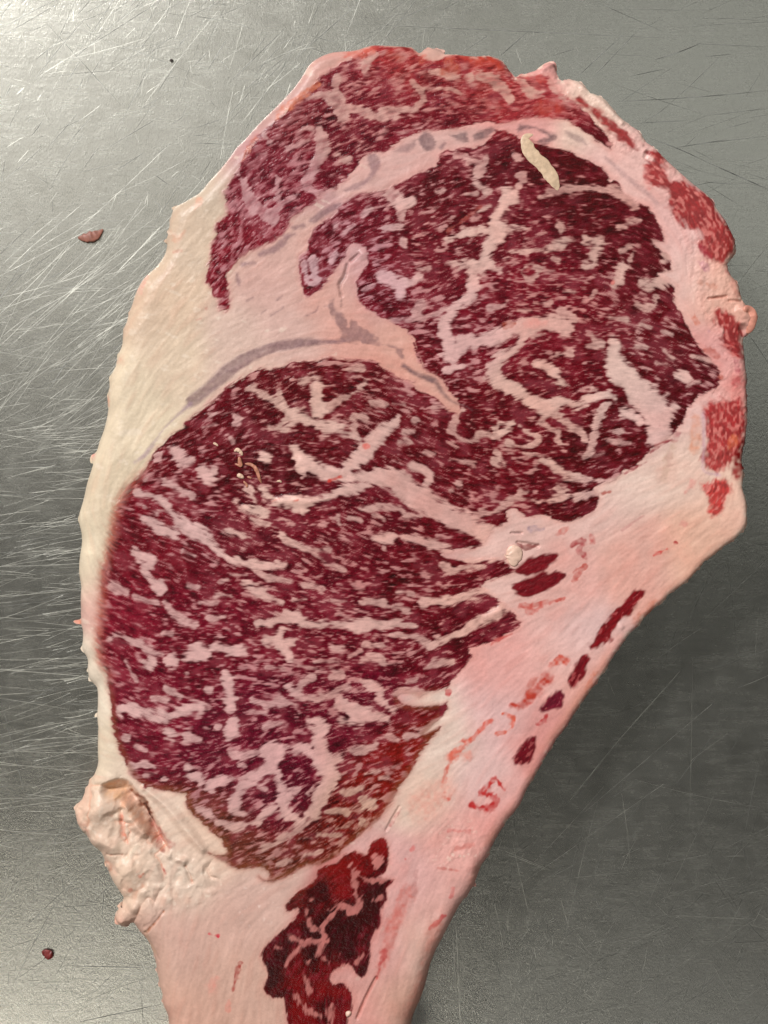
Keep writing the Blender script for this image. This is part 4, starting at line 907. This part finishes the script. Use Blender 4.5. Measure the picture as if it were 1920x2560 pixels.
# ------------------------------------------------------------------ the side of the slab, from the outline down to the table
def side_mesh():
    pts = dense[::2]
    n = len(pts)
    t = np.roll(pts, -3, 0) - np.roll(pts, 3, 0)
    t /= np.maximum(np.linalg.norm(t, axis=1, keepdims=True), 1e-6)
    nr = np.stack([t[:, 1], -t[:, 0]], 1)
    ax = np.sign(np.sum(pts[:, 0] * np.roll(pts[:, 1], -1) - np.roll(pts[:, 0], -1) * pts[:, 1]))
    inn = -nr * 1.0
    # pick the inward side by testing the distance field
    ix = np.clip(((pts[:, 0] + 6 * inn[:, 0] - X0) / STEP).astype(int), 0, NX - 1); iy = np.clip(((pts[:, 1] + 6 * inn[:, 1] - Y0) / STEP).astype(int), 0, NY - 1)
    if np.mean(D_out[iy, ix]) < 0: inn = -inn
    jx = np.clip(((pts[:, 0] + 3 * inn[:, 0] - X0) / STEP).astype(int), 0, NX - 1); jy = np.clip(((pts[:, 1] + 3 * inn[:, 1] - Y0) / STEP).astype(int), 0, NY - 1)
    base_c = C[jy, jx]
    zt = H[jy, jx] - .0003
    jx0 = np.clip(((pts[:, 0] - X0) / STEP).astype(int), 0, NX - 1); jy0 = np.clip(((pts[:, 1] - Y0) / STEP).astype(int), 0, NY - 1)
    rows = [(0.0, 1.5), (.04, .6), (.12, .8), (.3, 6), (.5, 12), (.72, 16), (.9, 20), (1.0, 30)]
    V = []; CC = []
    z_top = np.minimum(zt, H[jy0, jx0])
    for f, off in rows:
        wob = fbm(pts[:, 0], pts[:, 1] + 300 * f, 40, 700, 2)
        z = z_top * (1 - f) + .0002 * f
        off2 = off + (4 * wob if f > .2 else 0)
        P2 = pts + inn * np.reshape(off2, (-1, 1))
        V.append(np.stack([(P2[:, 0] - 960) * PX, (1280 - P2[:, 1]) * PX, z], 1))
        v = fbm(pts[:, 0] * .6, pts[:, 1] + 500 * f, 22, 701, 2)
        CC.append(base_c * (1 + .12 * v)[:, None])
    V = np.concatenate(V); CC = np.concatenate(CC)
    R = len(rows)
    faces = []
    for r in range(R - 1):
        for i in range(n):
            j = (i + 1) % n
            faces.append((r * n + i, r * n + j, (r + 1) * n + j, (r + 1) * n + i))
    me = bpy.data.meshes.new('cut_side')
    me.from_pydata(V.tolist(), [], faces)
    me.polygons.foreach_set('use_smooth', np.ones(len(faces), dtype=bool))
    ca = me.attributes.new('tissue', 'FLOAT_COLOR', 'POINT')
    ca.data.foreach_set('color', np.concatenate([np.clip(CC, .002, .85), np.ones((len(CC), 1))], 1).astype(np.float32).ravel())
    fa_ = me.attributes.new('fatness', 'FLOAT', 'POINT')
    fa_.data.foreach_set('value', np.ones(len(CC), dtype=np.float32))
    me.materials.append(TISSUE)
    bm = bmesh.new(); bm.from_mesh(me); bmesh.ops.recalc_face_normals(bm, faces=bm.faces); bm.to_mesh(me); bm.free()
    o = bpy.data.objects.new('cut_side', me)
    COL.objects.link(o)
    o.parent = steak
    o['label'] = 'fatty side of the slab all the way round'
side_mesh()

# ------------------------------------------------------------------ solid bits: strand, nubs, crumbs
def height_at(px, py):
    i = int(np.clip((px - X0) / STEP, 0, NX - 1)); j = int(np.clip((py - Y0) / STEP, 0, NY - 1))
    return float(H[j, i])

def tube(name, pts, z_of, mat, flat=.55, seg=12, wob=.12, seed=1, parent=None, lift=.25):
    """a soft strand with rounded ends through pixels (x,y,width)"""
    r = random.Random(seed)
    pts = smooth_poly(pts, False, 5) if len(pts) > 2 else [np.array(p, dtype=float) for p in pts]
    if len(pts) == 2:
        a, b = pts
        pts = [a + (b - a) * k / 5 for k in range(6)]
    bm = bmesh.new()
    rings = []
    n = len(pts)
    for i, p in enumerate(pts):
        a = pts[max(i - 1, 0)]; b = pts[min(i + 1, n - 1)]
        t = np.array([b[0] - a[0], b[1] - a[1]]); t /= max(np.hypot(*t), 1e-6)
        nn = np.array([-t[1], t[0]])
        e = i / (n - 1)
        cap = math.sqrt(max(0.0, 1 - (2 * e - 1) ** 8)) if 0 < i < n - 1 else .25
        hw = p[2] / 2 * cap
        z0 = z_of(p[0], p[1])
        k = (TOP + CAMD - z0) / CAMD if z0 < TOP - .01 else 1.0
        ring = []
        for s in range(seg):
            th = 2 * math.pi * s / seg
            w = hw * (1 + wob * r.uniform(-1, 1))
            q = np.array([p[0], p[1]]) + nn * w * math.cos(th)
            z = z0 + w * PX * flat * (math.sin(th) + lift)
            ring.append(bm.verts.new(((q[0] - 960) * PX * k, (1280 - q[1]) * PX * k, z)))
        rings.append(ring)
    for a, b in zip(rings[:-1], rings[1:]):
        for s in range(seg):
            bm.faces.new((a[s], a[(s + 1) % seg], b[(s + 1) % seg], b[s]))
    bm.faces.new(rings[0]); bm.faces.new(rings[-1])
    bmesh.ops.recalc_face_normals(bm, faces=bm.faces)
    me = bpy.data.meshes.new(name); bm.to_mesh(me); bm.free()
    me.polygons.foreach_set('use_smooth', np.ones(len(me.polygons), dtype=bool))
    me.materials.append(mat)
    o = bpy.data.objects.new(name, me)
    COL.objects.link(o)
    sb = o.modifiers.new('smooth', 'SUBSURF'); sb.levels = 1; sb.render_levels = 1
    if parent: o.parent = parent
    return o

M_strand = lump_material('yellow_fat', (210, 180, 150), .45, .14)
M_nub = lump_material('white_fat', (230, 192, 172), .45, .06)
M_pale = lump_material('pale_crumb', (222, 186, 160), .5, .12)
M_orng = lump_material('brown_crumb', (178, 116, 92), .5, .15)
M_sliver = lump_material('dried_meat', (150, 98, 84), .5, .2)
M_dot = lump_material('dark_meat', (120, 40, 38), .4, .3)
M_blk = lump_material('dark_speck', (60, 48, 44), .6, .3)

o = tube('fat_strand', P("B 1290,885,30 1225,910,70 1235,980,115 1285,1070,125 1370,1150,125 1440,1240,120 1485,1320,80 1500,1370,30"), height_at, M_strand, flat=.13, wob=.16, seed=2, parent=steak, lift=.1)
o['label'] = 'loose yellowish strand of fat across the top of the eye muscle'
o = tube('fat_nub', P("J 195,1130,60 230,1170,125 220,1220,110 200,1240,60"), height_at, M_nub, flat=.25, seed=3, wob=.3, parent=steak, lift=.1)
o['label'] = 'white nub of fat at the end of the central vein'
o = tube('fat_nub', P("O 620,1580,20 640,1590,50 650,1600,20"), height_at, M_nub, flat=.5, seed=4, parent=steak)
o['label'] = 'tiny white nub at the lower edge of the dark muscle'
o = tube('fat_curl', P("G 1480,590,50 1530,600,80 1550,650,80 1540,720,55 1520,750,30"), height_at, lump_material('pink_fat', (222, 150, 130), .42, .08), flat=.45, seed=5, parent=steak)
o['label'] = 'small pink curl of fat sticking out of the right rim'
for q, lb in (("B 1320,330,40 1400,280,60 1470,250,50 1480,330,60", 'pointed white fat tip on the upper rim'), ("B 350,190,30 400,150,60 460,160,70 500,180,30", 'white fat tag on the top rim')):
    o = tube('fat_tag', P(q), lambda x, y: TOP - .0035, M_nub, flat=.5, seed=6, parent=steak)
    o['label'] = lb

def crumb(name, q, mat, label, cat, group=None, on_table=False, flat=.5, seed=1):
    pts = P(q) if isinstance(q, str) else q
    if not on_table: pts = [[p[0], p[1], p[2] * .75] for p in pts]
    zf = (lambda x, y: .0004) if on_table else height_at
    cx = sum(p[0] for p in pts) / len(pts); cy = sum(p[1] for p in pts) / len(pts)
    o = tube(name, pts, zf, mat, flat=flat, seg=8, wob=.25, seed=seed, lift=1.0 if on_table else .8)
    # move the origin onto the crumb
    base = Vector(W(cx, cy, 0.0)) if on_table else Vector(W(cx, cy, height_at(cx, cy)))
    for v in o.data.vertices: v.co -= base
    o.location = base
    mark(o, label, cat, None, group)
    return o

G1 = 'crumbs lying on the largest muscle'
crumb('crumb', "H 1175,355,18 1200,345,40 1225,365,36 1230,385,16", M_pale, 'whitish crumb on the big muscle, at the top of the crumb cluster', 'crumb', G1, seed=11)
crumb('crumb', "H 1210,390,22 1215,425,44 1225,455,36 1180,440,14", M_orng, 'tan crumb touching the underside of the whitish one on the big muscle', 'crumb', G1, seed=12)
crumb('shred', "H 1250,440,22 1300,450,36 1335,490,40 1350,540,36 1365,575,16", M_orng, 'long curved orange brown shred of meat at the right of the crumb cluster', 'shred', seed=13)
crumb('crumb', "H 1195,520,34 1220,525,48 1245,540,24", M_pale, 'round pale crumb low in the cluster on the big muscle', 'crumb', G1, seed=14)
crumb('crumb', "H 1265,530,18 1300,540,22", M_orng, 'small orange crumb lying inside the curve of the long shred', 'crumb', G1, seed=15)
crumb('crumb', "H 1240,560,24 1265,590,26 1260,605,14", M_orng, 'brown crumb at the bottom of the cluster on the big muscle', 'crumb', G1, seed=16)
crumb('crumb', "H 1030,298,16 1050,305,24 1065,318,14", M_pale, 'white speck apart to the upper left of the crumb cluster', 'crumb', G1, seed=17)
crumb('crumb', "H 1470,565,14 1490,560,26 1505,570,14", M_pale, 'white speck apart to the right of the crumb cluster', 'crumb', G1, seed=18)
crumb('meat_scrap', [(x * K0, y * K0, w * K0) for x, y, w in ((168, 514, 6), (180, 514, 17), (195, 513, 26), (209, 507, 20), (218, 500, 10), (223, 495, 4))], M_sliver, 'brown pointed sliver of meat on the steel to the upper left of the steak', 'meat scrap', on_table=True, flat=.3, seed=21)
crumb('meat_scrap', [(x * K0, y * K0, w * K0) for x, y, w in ((90, 2058, 8), (99, 2058, 18), (107, 2063, 22), (114, 2068, 12))], M_dot, 'small round dark red bit of meat on the steel near the bottom left corner', 'meat scrap', on_table=True, flat=.35, seed=22)
crumb('speck', [(x * K0, y * K0, w * K0) for x, y, w in ((367, 128, 4), (370, 131, 6), (372, 127, 4))], M_blk, 'tiny dark speck on the steel left of the top of the steak', 'speck', on_table=True, seed=23)

# ------------------------------------------------------------------ the steel table
def table():
    m = bpy.data.materials.new('worn_steel')
    nt, b, N, L = nodes_of(m)
    b.inputs['Metallic'].default_value = 1.0
    tc = N('ShaderNodeTexCoord')
    geo = tc.outputs['Object']
    def noise(scale, det=4, rough=.55, rot=0, sc=(1, 1, 1), dist=0):
        mp = N('ShaderNodeMapping'); mp.inputs['Rotation'].default_value = (0, 0, rot); mp.inputs['Scale'].default_value = sc
        L(geo, mp.inputs[0])
        n = N('ShaderNodeTexNoise'); n.inputs['Scale'].default_value = scale; n.inputs['Detail'].default_value = det; n.inputs['Roughness'].default_value = rough
        n.inputs['Distortion'].default_value = dist
        L(mp.outputs[0], n.inputs['Vector'])
        return n.outputs['Fac']
    def mrange(v, a, b2, c, d):
        r = N('ShaderNodeMapRange'); r.inputs[1].default_value = a; r.inputs[2].default_value = b2; r.inputs[3].default_value = c; r.inputs[4].default_value = d
        L(v, r.inputs[0]); return r.outputs[0]
    def math_(op, a, c, d=None):
        n = N('ShaderNodeMath'); n.operation = op
        for i, v in enumerate((a, c, d)):
            if v is None: continue
            if isinstance(v, (int, float)): n.inputs[i].default_value = v
            else: L(v, n.inputs[i])
        return n.outputs[0]
    blot = noise(120, 5, .6, dist=.6)
    big = noise(14, 3)
    col = N('ShaderNodeValToRGB')
    col.color_ramp.elements[0].position = .3; col.color_ramp.elements[0].color = (.340, .334, .300, 1)
    col.color_ramp.elements[1].position = .7; col.color_ramp.elements[1].color = (.380, .374, .338, 1)
    L(math_('MULTIPLY_ADD', blot, .6, math_('MULTIPLY', big, .4)), col.inputs[0])
    L(col.outputs[0], b.inputs['Base Color'])
    # polishing strokes in several directions
    s1 = noise(80, 4, .6, math.radians(8), (1, 12, 1), .35)
    s2 = noise(70, 3, .6, math.radians(-38), (1, 16, 1), .3)
    s3 = noise(60, 3, .6, math.radians(82), (1, 12, 1), .3)
    s4 = noise(160, 2, .6, math.radians(-15), (1, 22, 1), .2)
    strokes = math_('ADD', math_('ADD', s1, s2), math_('ADD', s3, s4))
    grains = math_('ADD', noise(900, 3, .7, math.radians(12), (2.4, 1, 1), .5), noise(1100, 2, .7, math.radians(-35), (2.6, 1, 1), .5))
    rgh = math_('ADD', mrange(blot, .3, .7, .22, .27), mrange(strokes, 1.7, 2.3, -.02, .03))
    L(rgh, b.inputs['Roughness'])
    dents = noise(230, 3, .6, dist=.8)
    hgt = math_('ADD', math_('MULTIPLY', dents, .4), math_('ADD', math_('MULTIPLY', strokes, .05), math_('ADD', math_('MULTIPLY', grains, .55), math_('MULTIPLY', blot, .25))))
    bp = N('ShaderNodeBump'); bp.inputs['Strength'].default_value = .35; bp.inputs['Distance'].default_value = .00022
    L(hgt, bp.inputs['Height']); L(bp.outputs[0], b.inputs['Normal'])
    # worn, matt share of the surface
    g = N('ShaderNodeBsdfGlossy')
    g.inputs['Roughness'].default_value = .68
    L(col.outputs[0], g.inputs['Color']); L(bp.outputs[0], g.inputs['Normal'])
    ms = N('ShaderNodeMixShader')
    L(mrange(blot, .3, .7, .09, .12), ms.inputs[0])
    L(b.outputs[0], ms.inputs[1]); L(g.outputs[0], ms.inputs[2])
    outn = next(n for n in nt.nodes if n.type == 'OUTPUT_MATERIAL')
    L(ms.outputs[0], outn.inputs['Surface'])
    me = bpy.data.meshes.new('steel_table')
    bm = bmesh.new()
    S = .7; n = 14
    vs = [[bm.verts.new((-S + 2 * S * i / n, -S + 2 * S * j / n, 0)) for i in range(n + 1)] for j in range(n + 1)]
    for j in range(n):
        for i in range(n):
            bm.faces.new((vs[j][i], vs[j][i + 1], vs[j + 1][i + 1], vs[j + 1][i]))
    # folded edge of the sheet
    e = bmesh.ops.extrude_edge_only(bm, edges=[x for x in bm.edges if x.is_boundary])
    for v in [g for g in e['geom'] if isinstance(g, bmesh.types.BMVert)]: v.co.z = -.04
    bmesh.ops.recalc_face_normals(bm, faces=bm.faces)
    bm.to_mesh(me); bm.free()
    me.materials.append(m)
    o = bpy.data.objects.new('steel_table', me)
    COL.objects.link(o)
    mark(o, 'scratched dull stainless steel table top under the steak', None, 'structure')
    return o
steel = table()

# scratches: tiny real ridges and furrows on the sheet
def scratches():
    r = random.Random(5)
    S = []    # (points in photo px, width px, bright?)
    def add(x0, y0, x1, y1, w, b, bow=0.0, n=6):
        pts = []
        L = math.hypot(x1 - x0, y1 - y0)
        nx, ny = -(y1 - y0) / max(L, 1), (x1 - x0) / max(L, 1)
        for k in range(n + 1):
            t = k / n
            off = bow * L * 4 * t * (1 - t)
            pts.append((x0 + (x1 - x0) * t + nx * off, y0 + (y1 - y0) * t + ny * off))
        S.append((pts, w, b))
    def zone(cnt, xa, ya, xb, yb, ang, spread, la, lb, w, b, bow=.02):
        for _ in range(cnt):
            x = r.uniform(xa, xb); y = r.uniform(ya, yb)
            a = math.radians(r.gauss(ang, spread)); l = math.exp(r.uniform(math.log(la), math.log(lb)))
            add(x, y, x + l * math.cos(a), y - l * math.sin(a), r.uniform(*w), b if isinstance(b, bool) else r.random() < b, r.uniform(-bow, bow))
    # left strip: long near-level bright hairlines
    zone(330, -60, 1050, 330, 2150, 6, 7, 60, 420, (.6, 1.5), .75)
    zone(120, -60, 1300, 330, 1900, 14, 10, 50, 300, (.6, 1.4), .4)
    zone(120, -60, 560, 480, 1150, 42, 10, 60, 420, (.6, 1.5), .8)
    zone(90, -60, 700, 330, 1200, 20, 14, 60, 300, (.6, 1.4), .8)
    zone(200, -40, -20, 900, 620, 70, 60, 14, 60, (.8, 1.8), .8)
    zone(110, -40, -20, 900, 500, 48, 16, 60, 400, (.7, 1.5), .2)
    zone(60, 100, 0, 1100, 200, 20, 30, 40, 260, (.7, 1.4), .3)
    zone(200, -60, 2150, 520, 2620, 60, 55, 12, 60, (.7, 1.6), .85)
    zone(80, -60, 2100, 450, 2600, 30, 40, 60, 260, (.6, 1.3), .5)
    zone(34, 1350, -20, 1980, 520, 15, 20, 60, 300, (.6, 1.3), .15)
    zone(50, 1500, 200, 1980, 900, 8, 30, 50, 260, (.6, 1.4), .2)
    zone(40, 1860, 500, 1980, 1500, 5, 20, 40, 200, (.6, 1.3), .3)
    zone(80, 1250, 1500, 1980, 2620, 45, 30, 60, 420, (.6, 1.3), .5)
    zone(120, 1150, 2100, 1980, 2620, 20, 50, 40, 260, (.6, 1.4), .45)
    zone(90, 1250, 2300, 1500, 2620, 60, 50, 14, 60, (.8, 1.8), .85)
    def T(t, x0, y0, x1, y1, w, b, bow=0):
        ox, oy, n = TILES[t]; k = n / 1659.0
        add(ox + x0 * k, oy + y0 * k, ox + x1 * k, oy + y1 * k, w, b, bow, 10)
    T('C', 640, 920, 1100, 1110, 2.6, False, -.02); T('C', 1100, 1110, 1659, 1360, 3.2, False); T('C', 500, 790, 960, 765, 2.2, False); T('C', 320, 600, 1659, 505, 2.2, False, .01)
    T('C', 10, 390, 430, 0, 2, False); T('C', 150, 390, 540, -20, 1.8, False); T('C', 460, 385, 760, 320, 1.8, False); T('C', 680, 240, 1080, 95, 2.8, False, .02); T('C', 860, 1000, 1300, 930, 1.8, False)
    T('C', 1110, 215, 1350, 190, 1.6, False); T('C', 1000, 100, 1659, 130, 1.2, False); T('C', 1150, 720, 1659, 660, 1.6, False); T('C', 1130, 960, 1640, 900, 1.5, False); T('C', 1100, 1295, 1400, 1320, 1.6, False)
    T('B', 1000, 210, 1240, 0, 2.2, False); T('B', 690, 170, 900, 30, 1.8, False); T('B', 1140, 140, 1190, 280, 4, True); T('B', 1290, 0, 1300, 30, 4, True)
    T('A', 0, 960, 370, 970, 1.8, False); T('A', 130, 340, 300, 60, 2, False); T('A', 0, 310, 150, 160, 1.6, False); T('A', 930, 360, 1040, 150, 1.6, False); T('A', 0, 840, 320, 730, 1.3, False); T('A', 380, 560, 900, 140, 1.3, False)
    T('M', 900, 1659, 1240, 1240, 2.6, True); T('M', 1240, 1240, 1659, 770, 2.4, True); T('O', 1385, 1000, 1400, 1300, 2.4, True); T('O', 1400, 1300, 1412, 1659, 2.6, True); T('O', 1365, 1080, 1385, 1500, 1.4, True)
    T('N', 0, 1255, 620, 1272, 1.8, False); T('N', 40, 1659, 680, 1520, 2.2, False); T('D', 0, 975, 240, 820, 1.6, True); T('D', 0, 880, 150, 850, 1.4, True); T('D', 90, 440, 250, 400, 1.6, True); T('D', 180, 420, 560, 20, 2, True); T('D', 50, 1060, 240, 940, 1.5, True)
    T('K', 0, 815, 200, 770, 2.6, True, .05); T('K', 0, 895, 210, 850, 1.6, True); T('K', 0, 560, 130, 520, 2.4, True, .05); T('K', 0, 880, 120, 930, 1.6, True); T('K', 0, 1210, 190, 1180, 1.6, True); T('H', 0, 830, 80, 800, 2, True)
    T('H', 0, 1050, 90, 1030, 1.6, True); T('H', 0, 1110, 90, 1100, 1.6, True); T('H', 0, 270, 200, 240, 1.8, True); T('H', 0, 370, 170, 350, 1.4, True)
    T('P', 0, 690, 250, 560, 1.3, True); T('P', 880, 60, 1659, 95, 1.3, False); T('P', 200, 130, 420, -10, 1.4, False); T('P', 100, 40, 300, 260, 1.1, False); T('P', 1480, 0, 1659, 80, 1.6, False)
    T('P', 1180, 1790, 1659, 1310, 2.2, True, .0); T('P', 1300, 2212, 1659, 1960, 1.2, True); T('P', 1080, 2100, 1300, 1780, 1.1, True); T('P', 0, 1740, 60, 1980, 1.6, False); T('P', 1620, 560, 1659, 620, 1.2, False)
    for bright in (True, False):
        V = []; F = []
        for pts, w, b in S:
            if b != bright: continue
            base = len(V)
            n = len(pts)
            for k, (x, y) in enumerate(pts):
                a = pts[max(k - 1, 0)]; c = pts[min(k + 1, n - 1)]
                tx, ty = c[0] - a[0], c[1] - a[1]; l = max(math.hypot(tx, ty), 1e-6)
                nx, ny = -ty / l, tx / l
                tap = min(1, .25 + 3 * min(k, n - 1 - k) / n)
                hw = w * tap * (.34 if bright else .42)
                for sgn, z in ((-1, .00001), (0, .00001 + w * PX * (.036 if bright else .015)), (1, .00001)):
                    q = W(x + nx * hw * sgn, y + ny * hw * sgn, 0)
                    V.append((q[0], q[1], z))
            for k in range(n - 1):
                for m_ in (0, 1):
                    i = base + k * 3 + m_
                    F.append((i, i + 1, i + 4, i + 3))
        nm = 'fine_scratches'
        me = bpy.data.meshes.new(nm); me.from_pydata(V, [], F)
        bm = bmesh.new(); bm.from_mesh(me)
        for f in bm.faces:
            if f.normal.z < 0: f.normal_flip()
        bm.to_mesh(me); bm.free()
        mt = bpy.data.materials.new('raised_scratch' if bright else 'dirty_scratch')
        nt, b_, N, L = nodes_of(mt)
        b_.inputs['Metallic'].default_value = 1.0
        tc = N('ShaderNodeTexCoord'); nz = N('ShaderNodeTexNoise'); nz.inputs['Scale'].default_value = 160
        L(tc.outputs['Object'], nz.inputs['Vector'])
        cr = N('ShaderNodeValToRGB')
        if bright:
            cr.color_ramp.elements[0].color = (.36, .355, .32, 1); cr.color_ramp.elements[1].color = (.58, .57, .51, 1)
        else:
            cr.color_ramp.elements[0].color = (.13, .13, .12, 1); cr.color_ramp.elements[1].color = (.30, .30, .28, 1)
        cr.color_ramp.elements[0].position = .4; cr.color_ramp.elements[1].position = .6
        L(nz.outputs['Fac'], cr.inputs[0]); L(cr.outputs[0], b_.inputs['Base Color'])
        b_.inputs['Roughness'].default_value = .38 if bright else .5
        me.materials.append(mt)
        o = bpy.data.objects.new(nm, me)
        COL.objects.link(o)
        o.parent = steel
        mark(o, 'bright hairline scratches' if bright else 'dark grimy hairline scratches', None, 'stuff')
scratches()
